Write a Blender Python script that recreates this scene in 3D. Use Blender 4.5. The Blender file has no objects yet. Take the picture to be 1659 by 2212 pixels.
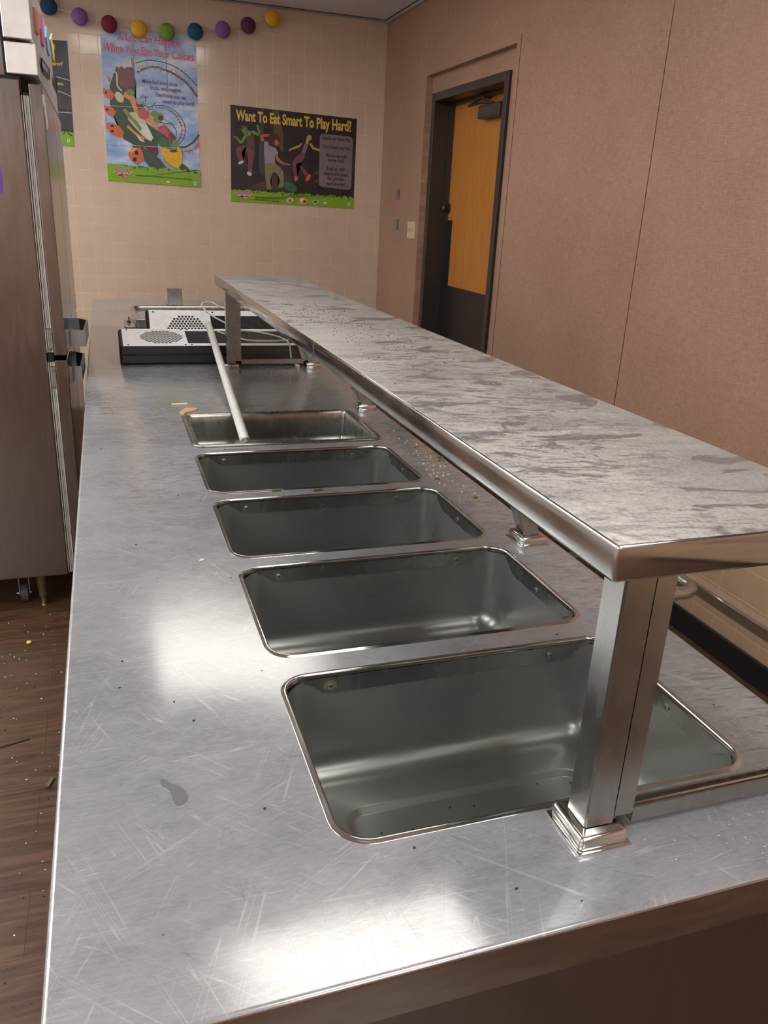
import bpy, bmesh, math, random
from mathutils import Vector, Matrix
random.seed(7)
D = bpy.data
COL = bpy.context.scene.collection
PI = math.pi

# ------------------------------------------------------------------ camera
CAM = Vector((-0.190065, 1.124952, 1.501546))
ROT = Matrix(((0.9481825, 0.0687312, -0.3102030), (-0.3142223, 0.3474452, -0.8834852), (0.0470555, 0.9351780, 0.3510384)))
FPX, PW, PH = 1726.5, 1659.0, 2212.0
cd = D.cameras.new('camera'); cam = D.objects.new('camera', cd); COL.objects.link(cam)
cam.matrix_world = Matrix.Translation(CAM) @ ROT.to_4x4()
cd.sensor_fit = 'HORIZONTAL'; cd.sensor_width = 36.0; cd.lens = FPX / PW * 36.0
cd.clip_start = 0.02; cd.clip_end = 100
bpy.context.scene.camera = cam

def at(q, axis, val):
    """the point of the plane axis=val that the photo shows at pixel q"""
    d = ROT @ Vector(((q[0] - PW / 2) / FPX, -(q[1] - PH / 2) / FPX, -1.0))
    return CAM + d * ((val - CAM[axis]) / d[axis])

# ------------------------------------------------------------------ world, exposure
sc = bpy.context.scene
w = D.worlds.new('world'); sc.world = w; w.use_nodes = True
w.node_tree.nodes['Background'].inputs[0].default_value = (0.9, 0.85, 0.8, 1)
w.node_tree.nodes['Background'].inputs[1].default_value = 0.05
sc.view_settings.view_transform = 'Standard'; sc.view_settings.look = 'None'
sc.view_settings.gamma = 1; sc.view_settings.exposure = 1.18
try: sc.view_settings.use_curve_mapping = False
except Exception: pass
LAMP_COL, LAMP_W = (1.0, 0.95, 0.86), 2.5        # the two over the counter: warmer, dimmed so their worktop reflections don't clip
COOL_COL, COOL_W = (1.0, 0.985, 0.955), 4.9     # the others: out of view, set stronger to fill the room
# troffers: centre x, centre y; both left-hand columns are unseen fill, added for brightness
LAMPS = [(0.26, 5.22), (0.60, 2.50), (0.60, 0.6), (0.60, -1.0), (0.60, -2.6)] + [(x, y) for x in (-1.95, -3.05) for y in (6.4, 5.22, 3.9, 2.62, 0.6, -1.0, -2.6)]
LAMP_LABELS = ['over the middle of the counter', 'over the near wells', 'above the photographer', 'just behind the photographer', 'at the rear of the room, counter side'] + ['added as unseen fill in the ' + c + ' row, ' + p for c in ('second', 'leftmost') for p in ('next to the back wall', 'second from the back wall', 'third from the back wall', 'level with the near wells', 'level with the photographer', 'behind the photographer', 'next to the rear wall')]

XW, YB, ZCL = 1.8923, 7.512, 2.806      # right wall, back wall, ceiling
XL, YN = -3.7, -3.4                     # far left wall, wall behind the camera
ZC = 0.90                               # counter height

# ------------------------------------------------------------------ materials
def lin(c):
    return tuple(((v / 255) / 12.92 if v / 255 <= 0.04045 else ((v / 255 + 0.055) / 1.055) ** 2.4) for v in c) + (1,)

class NT:
    def __init__(s, name):
        s.m = D.materials.new(name); s.m.use_nodes = True; s.t = s.m.node_tree; s.t.nodes.clear()
        s.out = s.t.nodes.new('ShaderNodeOutputMaterial'); s.b = s.n('ShaderNodeBsdfPrincipled')
        s.l(s.b.outputs[0], s.out.inputs[0])
    def n(s, k, **kw):
        x = s.t.nodes.new(k)
        for a, v in kw.items(): setattr(x, a, v)
        return x
    def l(s, a, b): s.t.links.new(a, b)
    def co(s, scale=(1, 1, 1), rot=(0, 0, 0), loc=(0, 0, 0)):
        c = s.n('ShaderNodeTexCoord'); m = s.n('ShaderNodeMapping')
        m.inputs[1].default_value = loc; m.inputs[2].default_value = rot; m.inputs[3].default_value = scale
        s.l(c.outputs['Object'], m.inputs[0]); return m.outputs[0]
    def corot(s, ang, scale, loc=(0, 0, 0)):
        c = s.n('ShaderNodeTexCoord'); r = s.n('ShaderNodeMapping'); m = s.n('ShaderNodeMapping')
        r.inputs[2].default_value = (0, 0, ang); m.inputs[3].default_value = scale; m.inputs[1].default_value = loc
        s.l(c.outputs['Object'], r.inputs[0]); s.l(r.outputs[0], m.inputs[0]); return m.outputs[0]
    def noise(s, vec, scale=5, detail=4, rough=.5, dist=0):
        x = s.n('ShaderNodeTexNoise'); x.inputs['Scale'].default_value = scale; x.inputs['Detail'].default_value = detail
        x.inputs['Roughness'].default_value = rough; x.inputs['Distortion'].default_value = dist
        s.l(vec, x.inputs['Vector']); return x.outputs[0]
    def ramp(s, fac, stops):
        r = s.n('ShaderNodeValToRGB'); e = r.color_ramp.elements
        while len(e) < len(stops): e.new(.5)
        for i, (p_, c) in enumerate(stops):
            e[i].position = p_; e[i].color = c if isinstance(c, tuple) else (c, c, c, 1)
        s.l(fac, r.inputs[0]); return r.outputs[0]
    def mix(s, fac, a, b, mode='MIX'):
        x = s.n('ShaderNodeMix', data_type='RGBA', blend_type=mode)
        if isinstance(fac, (int, float)): x.inputs[0].default_value = fac
        else: s.l(fac, x.inputs[0])
        for k, v in ((6, a), (7, b)):
            if isinstance(v, tuple): x.inputs[k].default_value = v
            else: s.l(v, x.inputs[k])
        return x.outputs[2]
    def math(s, op, a, b=0.0):
        x = s.n('ShaderNodeMath', operation=op)
        for k, v in ((0, a), (1, b)):
            if isinstance(v, (int, float)): x.inputs[k].default_value = v
            else: s.l(v, x.inputs[k])
        return x.outputs[0]
    def bump(s, h, strength=.2, dist=.002):
        x = s.n('ShaderNodeBump'); x.inputs['Strength'].default_value = strength; x.inputs['Distance'].default_value = dist
        s.l(h, x.inputs['Height']); s.l(x.outputs[0], s.b.inputs['Normal'])
    def set(s, **kw):
        for k, v in kw.items():
            i = s.b.inputs[k.replace('_', ' ')]
            if hasattr(v, 'links') or hasattr(v, 'is_linked'): s.l(v, i)
            else: i.default_value = v
        return s

def flat(name, rgb, rough=.5, metal=0.0, **kw):
    t = NT(name); v = t.noise(t.co(), 40, 3)
    c = lin(rgb); d = tuple(x * .88 for x in c[:3]) + (1,)
    t.set(Base_Color=t.ramp(v, [(.3, d), (.7, c)]), Roughness=rough, Metallic=metal, **kw); return t.m

def steel(name, lo, hi, r0=.18, r1=.34, streak=(6, 90, 90), cloud=3.5, scratch=0.0, bump=0.0, metal=1.0, smear=0.0):
    t = NT(name)
    st = t.noise(t.co(streak), 3, 5 if smear else 1, .5)
    cl = t.noise(t.co(), cloud, 6 if smear else 2, .5, .3)
    f = t.mix(.6, st, cl)
    c = t.ramp(f, [(.38, lo), (.62, hi)])
    r = t.ramp(f, [(.38, r0), (.62, r1)])
    if smear:
        sv = t.noise(t.co((5, 26, 5), (0, 0, .12)), 3, 6, .68, 1.6)
        sm_ = t.ramp(sv, [(.42, 1.0), (.48, 0.0)])
        mk_ = t.ramp(t.noise(t.co(loc=(3, 1, 0)), 3.2, 3), [(.45, 0.0), (.6, 1.0)])
        sm_ = t.math('MULTIPLY', t.math('MULTIPLY', sm_, mk_), smear)
        c = t.mix(sm_, c, tuple(x * .55 for x in lo[:3]) + (1,))
        hv = t.ramp(sv, [(.54, 0.0), (.72, 1.0)]); c = t.mix(t.math('MULTIPLY', hv, smear * .35), c, tuple(min(1, x * 1.45) for x in hi[:3]) + (1,))
    if scratch:
        lay = None
        for k, (ang, sx, sy) in enumerate([(.35, 1.6, 60), (-.6, 2, 80), (1.35, 2, 70), (.75, 1.5, 75), (-.15, 1.2, 90)]):
            a = t.noise(t.co((sx, sy, 1), (0, 0, ang), (k * 3.1, k, 0)), 2.4, 2, .5, .35)
            a = t.ramp(a, [(.492, 0.0), (.5, 1.0), (.508, 0.0)])
            mk = t.ramp(t.noise(t.co((1, 1, 1), (0, 0, 0), (k * 5, 2, 1)), 9, 4), [(.5, 0.0), (.6, 1.0)])
            a = t.math('MULTIPLY', a, mk)
            lay = a if lay is None else t.math('MAXIMUM', lay, a)
        c = t.mix(t.math('MULTIPLY', lay, scratch), c, (.75, .75, .74, 1))
    t.set(Base_Color=c, Metallic=metal, Roughness=r)
    if bump: t.bump(st, bump, .0003)
    return t.m

M = {}
t = NT('worktop_steel')
sep = t.n('ShaderNodeSeparateXYZ'); t.l(t.co(), sep.inputs[0])
fine = t.noise(t.co((30, 130, 1)), 3, 4, .6); mott = t.noise(t.co((1, 1.6, 1)), 22, 6, .65, .4); cloud = t.noise(t.co(), 3.5, 3, .5, .3)
f = t.mix(.45, t.mix(.5, fine, mott), cloud)
c = t.ramp(f, [(.38, (.225, .232, .246, 1)), (.62, (.355, .362, .375, 1))])
far = t.n('ShaderNodeMapRange'); t.l(sep.outputs[1], far.inputs[0]); far.inputs[1].default_value = -1.9; far.inputs[2].default_value = -1.0
side = t.n('ShaderNodeMapRange'); t.l(sep.outputs[0], side.inputs[0]); side.inputs[1].default_value = .30; side.inputs[2].default_value = .36
dirty = t.math('MAXIMUM', far.outputs[0], side.outputs[0])
sv = t.noise(t.corot(.15, (7, 24, 5)), 2.6, 7, .68, 1.5)
patch = t.ramp(t.noise(t.co(loc=(3, 1, 0)), 4, 3), [(.42, .15), (.6, 1.0)])
dk = t.math('MULTIPLY', t.math('MULTIPLY', t.ramp(sv, [(.42, 1.0), (.47, 0.0)]), patch), dirty)
lt = t.math('MULTIPLY', t.math('MULTIPLY', t.ramp(sv, [(.54, 0.0), (.66, 1.0)]), patch), dirty)
c = t.mix(t.math('MULTIPLY', dk, .6), c, (.13, .125, .125, 1)); c = t.mix(t.math('MULTIPLY', lt, .4), c, (.50, .50, .49, 1))
def lines(n, width, seed, freq, dens):
    lay = None; rr_ = random.Random(seed)
    for k in range(n):
        ang = rr_.uniform(0, PI); 
        a = t.noise(t.corot(ang, (1.3, freq * rr_.uniform(.7, 1.3), 1), (k * 3.7 + seed, k * 1.3, 0)), 1.6, 1, .5, .12)
        a = t.ramp(a, [(.5 - width, 0.0), (.5, 1.0), (.5 + width, 0.0)])
        mk = t.ramp(t.noise(t.co(loc=(k * 5 + seed, 2, 1)), 8, 3), [(dens, 0.0), (dens + .08, 1.0)])
        a = t.math('MULTIPLY', a, mk); lay = a if lay is None else t.math('MAXIMUM', lay, a)
    return lay
c = t.mix(t.math('MULTIPLY', lines(7, .006, 3, 46, .5), .3), c, (.68, .68, .67, 1))
c = t.mix(t.math('MULTIPLY', lines(4, .004, 11, 20, .56), .4), c, (.12, .12, .13, 1))
t.set(Base_Color=c, Metallic=.34, Roughness=t.ramp(f, [(.38, .13), (.62, .19)]))
M['worktop'] = t.m
M['steel'] = steel('brushed_steel', (.37, .375, .36, 1), (.42, .425, .41, 1), .24, .3, (20, 20, 6), 5)
M['tub'] = steel('tub_steel', (.245, .25, .24, 1), (.27, .275, .265, 1), .27, .31, (2, 2, 4), 5, metal=.7)
M['polish'] = steel('polished_steel', (.37, .375, .36, 1), (.48, .485, .47, 1), .07, .2, (6, 4, 30), 6)
M['fridge'] = steel('fridge_steel', (.27, .26, .25, 1), (.31, .30, .29, 1), .18, .24, (20, 20, 3), 2)
M['header'] = steel('header_steel', (.7, .7, .69, 1), (.8, .8, .79, 1), .4, .5, (8, 8, 8), 8)
M['chrome'] = steel('chrome', (.58, .58, .56, 1), (.68, .68, .66, 1), .1, .16, (8, 8, 8), 8)

# dusty, smeared overshelf top
t = NT('dusty_steel')
base_ = t.ramp(t.noise(t.co((2, 4, 2)), 2.2, 6, .6, .8), [(.35, 0.0), (.65, 1.0)])
sv = t.noise(t.corot(.2, (5, 14, 5)), 3.4, 8, .7, 1.7)
smear = t.ramp(sv, [(.43, 1.0), (.475, 0.0)])
zone = t.ramp(t.noise(t.co(loc=(.3, 1.45, 0)), 1.7, 2), [(.40, 0.0), (.55, 1.0)])
smear = t.math('MULTIPLY', smear, zone)
light = t.math('MULTIPLY', t.ramp(sv, [(.55, 0.0), (.66, 1.0)]), zone)
big = t.ramp(t.noise(t.co((3, 5, 3), (0, 0, -.3), (5, 2, 0)), 2.6, 3, .55, 1.0), [(.385, 1.0), (.405, 0.0)])
smear = t.math('MAXIMUM', smear, big)
c = t.ramp(base_, [(0, (.27, .262, .262, 1)), (1, (.39, .385, .36, 1))])
c = t.mix(t.math('MULTIPLY', smear, .8), c, (.13, .122, .124, 1)); c = t.mix(t.math('MULTIPLY', light, .55), c, (.6, .59, .56, 1))
grain = t.noise(t.co(), 260, 2); c = t.mix(.12, c, t.ramp(grain, [(.35, (.1, .1, .1, 1)), (.65, (.8, .8, .78, 1))]))
t.set(Base_Color=c, Metallic=.4, Roughness=t.math('SUBTRACT', .46, t.math('MULTIPLY', smear, .14)))
M['dusty'] = t.m

# wall tile: 117 mm glazed squares
def tile_mat(name, xa, phase, base, lo):
    t = NT(name)
    c = t.n('ShaderNodeTexCoord'); s = t.n('ShaderNodeSeparateXYZ'); cm = t.n('ShaderNodeCombineXYZ')
    t.l(c.outputs['Object'], s.inputs[0])
    t.l(t.math('ADD', s.outputs[xa], phase[0]), cm.inputs[0]); t.l(t.math('ADD', s.outputs[2], phase[1]), cm.inputs[1])
    b = t.n('ShaderNodeTexBrick'); b.offset = 0; b.squash = 1
    b.inputs['Scale'].default_value = 1; b.inputs['Brick Width'].default_value = .117; b.inputs['Row Height'].default_value = .1185
    b.inputs['Mortar Size'].default_value = .0022; b.inputs['Mortar Smooth'].default_value = .6; b.inputs['Bias'].default_value = 0
    b.inputs['Color1'].default_value = base; b.inputs['Color2'].default_value = lo
    b.inputs['Mortar'].default_value = tuple(min(1, x * 1.2) for x in base[:3]) + (1,)  # grout lightened to paint in the glints of its glossy edges
    t.l(cm.outputs[0], b.inputs['Vector'])
    wob = t.noise(t.co(), 5, 2)
    h = t.math('ADD', t.math('MULTIPLY', b.outputs['Fac'], -1.0), t.math('MULTIPLY', wob, 1.2))
    t.set(Base_Color=b.outputs['Color'], Roughness=t.ramp(b.outputs['Fac'], [(0, .12), (1, .35)]), Specular_IOR_Level=.9)
    t.bump(h, .8, .0015); return t.m
M['tile'] = tile_mat('wall_tile', 0, (-.688 + .117 * 40, -1.444 + .1185 * 40), lin((213, 191, 171)), lin((208, 186, 166)))
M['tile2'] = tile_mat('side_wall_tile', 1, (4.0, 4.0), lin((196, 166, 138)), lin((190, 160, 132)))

# woven vinyl wall covering
t = NT('woven_vinyl')
a = t.noise(t.co((1, 220, 14)), 2, 4, .6); b_ = t.noise(t.co((1, 14, 220)), 2, 4, .6)
f = t.mix(.5, a, b_); cl = t.noise(t.co(), 2.2, 4)
c = t.ramp(f, [(.38, lin((138, 107, 90))), (.5, lin((163, 129, 110))), (.64, lin((190, 157, 133)))])
c = t.mix(.35, c, t.ramp(cl, [(.3, lin((150, 116, 96))), (.7, lin((175, 140, 121)))]))
t.set(Base_Color=c, Roughness=.55); t.bump(f, .35, .001); M['vinyl'] = t.m

# plank floor, boards along x
t = NT('plank_floor')
br = t.n('ShaderNodeTexBrick'); br.offset = .37
br.inputs['Scale'].default_value = 1; br.inputs['Brick Width'].default_value = 1.22; br.inputs['Row Height'].default_value = .18
br.inputs['Mortar Size'].default_value = .0012; br.inputs['Mortar Smooth'].default_value = .2
br.inputs['Color1'].default_value = (.2, .2, .2, 1); br.inputs['Color2'].default_value = (.8, .8, .8, 1); br.inputs['Mortar'].default_value = (0, 0, 0, 1)
t.l(t.co(), br.inputs['Vector'])
g = t.noise(t.co((1.4, 16, 1)), 3.2, 8, .62, .8)
c = t.ramp(g, [(.3, lin((38, 25, 17))), (.48, lin((72, 49, 34))), (.62, lin((98, 71, 52))), (.75, lin((78, 53, 37)))])
c = t.mix(.35, c, t.ramp(br.outputs['Color'], [(0, lin((60, 40, 30))), (1, lin((88, 62, 44)))]))
c = t.mix(t.math('MULTIPLY', br.outputs['Fac'], .6), c, lin((36, 25, 20)))
t.set(Base_Color=c, Roughness=t.ramp(g, [(.3, .32), (.7, .5)])); t.bump(g, .15, .001); M['floor'] = t.m

t = NT('oak_veneer')
g = t.noise(t.co((14, 14, 1.1)), 3, 6, .6, 1.5)
t.set(Base_Color=t.ramp(g, [(.3, lin((168, 108, 44))), (.55, lin((190, 126, 54))), (.75, lin((204, 142, 66)))]), Roughness=.38)
M['oak'] = t.m
t = NT('ceiling_board')
g = t.noise(t.co(), 120, 3)
t.set(Base_Color=t.ramp(g, [(.3, lin((214, 212, 220))), (.6, lin((224, 222, 230)))]), Roughness=.8); M['ceil'] = t.m
M['plaster'] = flat('painted_wall', (214, 208, 204), .6)
M['frame'] = flat('dark_bronze_paint', (54, 49, 47), .35)
M['kick'] = flat('black_laminate', (38, 33, 32), .4)
M['black'] = flat('black_metal', (26, 27, 29), .38)
M['blackbase'] = flat('black_rubber', (30, 31, 34), .3)
M['gloss_black'] = flat('black_window', (30, 31, 33), .16)
M['gap'] = flat('dark_gap', (14, 14, 14), .7)
M['white'] = flat('white_enamel', (250, 251, 255), .32)
M['white_plastic'] = flat('white_plastic', (226, 228, 226), .35)
M['greycap'] = flat('grey_endcap', (150, 152, 155), .35, .8)
M['gasket'] = flat('grey_gasket', (176, 172, 164), .4)
M['aluminium'] = flat('cast_aluminium', (150, 150, 152), .38, .85)
M['ivory'] = flat('ivory_plastic', (206, 192, 160), .4)
M['brass'] = flat('dull_brass', (120, 105, 75), .4, .8)
M['rubber'] = flat('grey_rubber', (70, 70, 72), .6)
M['trimdark'] = flat('ceiling_shadow_gap', (60, 60, 60), .6)
M['trimlight'] = flat('ceiling_angle', (170, 162, 156), .5)
M['string'] = flat('white_string', (214, 200, 190), .7)
for k, c in dict(navy=(24, 62, 92), lilac=(132, 96, 160), wine=(118, 34, 56), yellow=(226, 182, 50), green=(118, 160, 66), teal=(18, 84, 122), plum=(98, 42, 78)).items():
    M['ball_' + k] = flat('paper_' + k, c, .75)
t = NT('panel_glass')
t.set(Base_Color=(.93, .98, .95, 1), Roughness=.02, IOR=1.45, Transmission_Weight=1.0)
M['glass'] = t.m
t = NT('lamp_diffuser')
t.set(Base_Color=(.9, .9, .9, 1), Emission_Color=LAMP_COL + (1,), Emission_Strength=LAMP_W); M['lamp'] = t.m
t = NT('lamp_diffuser_cool')
t.set(Base_Color=(.9, .9, .9, 1), Emission_Color=COOL_COL + (1,), Emission_Strength=COOL_W); M['lamp_cool'] = t.m

# printed paper colours
def ink(k, rgb, rough=.32):
    if ('ink_' + k) not in M: M['ink_' + k] = flat('print_' + k, rgb, rough)
    return M['ink_' + k]

# ------------------------------------------------------------------ mesh helpers
def box(bm, x0, x1, y0, y1, z0, z1, bev=0, seg=2):
    r = bmesh.ops.create_cube(bm, size=1)
    bmesh.ops.scale(bm, verts=r['verts'], vec=(x1 - x0, y1 - y0, z1 - z0))
    bmesh.ops.translate(bm, verts=r['verts'], vec=((x0 + x1) / 2, (y0 + y1) / 2, (z0 + z1) / 2))
    if bev:
        ed = list({e for v in r['verts'] for e in v.link_edges})
        bmesh.ops.bevel(bm, geom=ed, offset=bev, segments=seg, profile=.5, affect='EDGES')
    return bm
def B(*a, **k): return box(bmesh.new(), *a, **k)

def tube(bm, pts, r, n=12, closed=False, caps=True):
    pts = [Vector(p) for p in pts]; rings = []
    N = len(pts); up = Vector((0, 0, 1)); prev = None
    for i, p in enumerate(pts):
        a = pts[i - 1] if i > 0 else (pts[-1] if closed else p); b = pts[(i + 1) % N] if (i < N - 1 or closed) else p
        d = (b - a).normalized()
        if prev is None:
            u = d.cross(up)
            if u.length < .05: u = d.cross(Vector((1, 0, 0)))
        else: u = prev - d * prev.dot(d)
        u.normalize(); prev = u; v = d.cross(u)
        rr = r[i] if isinstance(r, (list, tuple)) else r
        rings.append([bm.verts.new(p + (u * math.cos(2 * PI * k / n) + v * math.sin(2 * PI * k / n)) * rr) for k in range(n)])
    for i in range(N if closed else N - 1):
        A, Bq = rings[i], rings[(i + 1) % N]
        for k in range(n): bm.faces.new((A[k], A[(k + 1) % n], Bq[(k + 1) % n], Bq[k]))
    if caps and not closed:
        bm.faces.new(rings[0][::-1]); bm.faces.new(rings[-1])
    return bm

def smooth_path(pts, rad, n=6):
    """round the corners of a polyline"""
    pts = [Vector(p) for p in pts]; out = [pts[0]]
    for i in range(1, len(pts) - 1):
        a, b, c = pts[i - 1], pts[i], pts[i + 1]
        p = b + (a - b).normalized() * rad; q = b + (c - b).normalized() * rad
        for k in range(n + 1):
            s = k / n; out.append(p * (1 - s) ** 2 + b * 2 * s * (1 - s) + q * s * s)
    out.append(pts[-1]); return out

def catmull(pts, n=8):
    P = [Vector(p) for p in pts]; P = [P[0] * 2 - P[1]] + P + [P[-1] * 2 - P[-2]]; out = []
    for i in range(1, len(P) - 2):
        for k in range(n):
            s = k / n
            out.append(.5 * ((2 * P[i]) + (P[i + 1] - P[i - 1]) * s + (2 * P[i - 1] - 5 * P[i] + 4 * P[i + 1] - P[i + 2]) * s * s + (3 * P[i] - P[i - 1] - 3 * P[i + 1] + P[i + 2]) * s ** 3))
    out.append(P[-2]); return out

def prism(bm, poly, axis, a, b):
    """extrude a 2-D polygon along an axis between a and b"""
    def v(p, t):
        if axis == 0: return (t, p[0], p[1])
        if axis == 1: return (p[0], t, p[1])
        return (p[0], p[1], t)
    A = [bm.verts.new(v(p, a)) for p in poly]; C_ = [bm.verts.new(v(p, b)) for p in poly]; n = len(poly)
    fs = [bm.faces.new(A), bm.faces.new(C_[::-1])]
    for i in range(n): fs.append(bm.faces.new((A[i], C_[i], C_[(i + 1) % n], A[(i + 1) % n])))
    bmesh.ops.recalc_face_normals(bm, faces=fs)
    return bm

def rrect(x0, x1, y0, y1, r, n=7):
    out = []
    for cx, cy, a0 in ((x1 - r, y1 - r, 0), (x0 + r, y1 - r, PI / 2), (x0 + r, y0 + r, PI), (x1 - r, y0 + r, 1.5 * PI)):
        for k in range(n + 1):
            a = a0 + PI / 2 * k / n; out.append((cx + r * math.cos(a), cy + r * math.sin(a)))
    return out

def obj(name, bm, mat, parent=None, smooth=False, origin=None, angle=35):
    me = D.meshes.new(name)
    bmesh.ops.recalc_face_normals(bm, faces=bm.faces[:]) if len(bm.faces) and smooth != 'keep' else None
    if origin is None and parent is not None: origin = wloc(parent)
    if origin is not None: bmesh.ops.translate(bm, verts=bm.verts[:], vec=-Vector(origin))
    bm.to_mesh(me); bm.free()
    o = D.objects.new(name, me); COL.objects.link(o)
    for m in (mat if isinstance(mat, (list, tuple)) else [mat]): me.materials.append(m)
    if smooth:
        for p_ in me.polygons: p_.use_smooth = True
        try: me.set_sharp_from_angle(angle=math.radians(angle))
        except Exception: pass
    if parent is not None:
        o.parent = parent; o.location = Vector(origin) - wloc(parent)
    elif origin is not None: o.location = origin
    return o

def wloc(o):
    v = Vector(o.location)
    while o.parent: o = o.parent; v += Vector(o.location)
    return v

def tag(o, label, cat, group=None, kind=None):
    o['label'] = label; o['category'] = cat
    if group: o['group'] = group
    if kind: o['kind'] = kind
    return o
def thing(name, loc, label, cat, group=None):
    o = D.objects.new(name, None); COL.objects.link(o); o.location = loc; o.empty_display_size = .05
    return tag(o, label, cat, group)
def struct(name, bm, mat, parent=None, **k):
    o = obj(name, bm, mat, parent, **k)
    if parent is None: o['kind'] = 'structure'
    return o

# ------------------------------------------------------------------ room shell
AY0, AY1, AZ, AX = 5.36, 6.642, 2.345, 1.938        # door alcove
DY0, DY1, DZ = 5.53, 6.54, 2.19                      # door opening
struct('floor', B(XL - .1, 2.6, YN - .1, YB + .1, -.08, 0), M['floor'])
struct('ceiling', B(XL - .1, 2.6, YN - .1, YB + .1, ZCL, ZCL + .08), M['ceil'])
struct('wall_back', B(XL - .1, 2.6, YB, YB + .12, 0, ZCL), M['tile'])
struct('wall_left', B(XL - .12, XL, YN, YB, 0, ZCL), M['plaster'])
struct('wall_front', B(XL - .1, 2.6, YN - .12, YN, 0, ZCL), M['vinyl'])
bm = bmesh.new()
box(bm, XW, 2.2, YN, AY0, .72, ZCL); box(bm, XW, 2.2, AY1, YB, .72, ZCL); box(bm, XW, 2.2, AY0, AY1, AZ, ZCL)
box(bm, AX, 2.2, AY0, DY0 - .045, 0, AZ); box(bm, AX, 2.2, DY1 + .045, AY1, 0, AZ); box(bm, AX, 2.2, DY0 - .045, DY1 + .045, DZ + .045, AZ)
struct('wall_right', bm, M['vinyl'])
bm = bmesh.new(); box(bm, XW - .006, 2.2, YN, AY0, 0, .72); box(bm, XW - .006, 2.2, AY1, YB, 0, .72)
struct('wall_right_tiled', bm, M['tile2'])['kind'] = 'structure'
bm = B(XW - .022, XW - .0062, YN, AY0, 0, .095, bev=.004); struct('baseboard_right', bm, M['blackbase'])
# panel seams of the wall covering, ceiling angle
bm = bmesh.new()
for y in (4.076, 2.86): box(bm, XW - .0012, XW + .001, y - .0015, y + .0015, .72, ZCL)
struct('trim_1', bm, M['frame'])
struct('trim_2', B(XW - .0015, XW + .001, AY0 - .0455, AY0 - .043, 0.72, 2.377), M['frame'])
bm = bmesh.new(); box(bm, XW - .022, XW - .001, YN, YB - .001, ZCL - .022, ZCL - .004); box(bm, XL, XW - .022, YB - .022, YB - .001, ZCL - .012, ZCL - .004)
struct('trim_3', bm, M['trimlight'])
bm = bmesh.new(); box(bm, XW - .03, XW - .001, YN, YB - .001, ZCL - .004, ZCL); box(bm, XL, XW - .03, YB - .03, YB - .001, ZCL - .004, ZCL)
struct('trim_4', bm, M['trimdark'])

# door
door = D.objects.new('door_1', None); COL.objects.link(door); door.location = (2.06, 6.03, 0); door['kind'] = 'structure'
door['label'] = 'oak veneered door with black kick plate in dark frame'
bm = bmesh.new()
fx0, fx1 = AX - .02, 2.10
box(bm, fx0, fx1, DY0 - .05, DY0, 0, DZ + .05, bev=.003); box(bm, fx0, fx1, DY1, DY1 + .05, 0, DZ + .05, bev=.003)
box(bm, fx0, fx1, DY0, DY1, DZ, DZ + .05, bev=.003)
box(bm, 2.03, 2.06, DY1 - .018, DY1, 0, DZ); box(bm, 2.03, 2.06, DY0, DY0 + .018, 0, DZ); box(bm, 2.03, 2.06, DY0, DY1, DZ - .018, DZ)
obj('door_frame', bm, M['frame'], door)
obj('door_leaf', B(2.061, 2.10, DY0 + .003, DY1 - .003, .01, DZ - .003, bev=.002), M['oak'], door)
obj('kick_plate', B(2.057, 2.061, DY0 + .02, DY1 - .02, .02, 1.045), M['kick'], door)
obj('edge_plate', B(2.057, 2.061, DY1 - .10, DY1 - .02, 1.045, 1.47), M['kick'], door)
bm = bmesh.new()
P = at((967, 450), 0, 2.058); P.y -= .012
tube(bm, [(2.061, P.y, P.z), (2.052, P.y, P.z)], .036, 20); tube(bm, [(2.052, P.y, P.z), (2.03, P.y, P.z)], .012, 12)
r = bmesh.ops.create_uvsphere(bm, u_segments=16, v_segments=10, radius=.027); bmesh.ops.scale(bm, verts=r['verts'], vec=(.6, 1, 1)); bmesh.ops.translate(bm, verts=r['verts'], vec=(2.022, P.y, P.z))
obj('door_knob', bm, M['frame'], door, smooth=True)
bm = bmesh.new(); a, b = at((1043, 230), 0, 2.03), at((1088, 247), 0, 2.03)
box(bm, 2.0, 2.061, b.y, a.y, b.z - .005, a.z, bev=.006)
cl = obj('door_closer', bm, M['frame'], door)
bm = bmesh.new()
q0 = at((1068, 222), 0, 2.03); q1 = at((1013, 229), 0, 1.99); q2 = at((1046, 210), 0, 2.03)
tube(bm, [q0, (1.99, q0.y + .05, q0.z + .005), q1, q2], .008, 8)
box(bm, 2.0, 2.045, q2.y - .06, q2.y + .07, q2.z - .01, DZ - .018, bev=.004)
obj('closer_arm', bm, M['frame'], cl)

# ------------------------------------------------------------------ ceiling lights
for i, (x, y) in enumerate(LAMPS):
    t_ = thing('ceiling_light', (x, y, ZCL), 'recessed fluorescent ceiling light ' + LAMP_LABELS[i], 'ceiling light', 'recessed ceiling lights')
    bm = bmesh.new(); hw_ = .61 if i < 5 else .5; X0, X1, Y0, Y1 = x - hw_, x + hw_, y - .4, y + .4
    for a in ((X0, X1, Y0, Y0 + .02), (X0, X1, Y1 - .02, Y1), (X0, X0 + .02, Y0 + .02, Y1 - .02), (X1 - .02, X1, Y0 + .02, Y1 - .02)): box(bm, *a, ZCL - .012, ZCL - .0005)
    obj('light_frame', bm, M['white'], t_)
    obj('diffuser', B(X0 + .02, X1 - .02, Y0 + .02, Y1 - .02, ZCL - .006, ZCL - .0008), M['lamp'] if i < 2 else M['lamp_cool'], t_)

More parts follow.
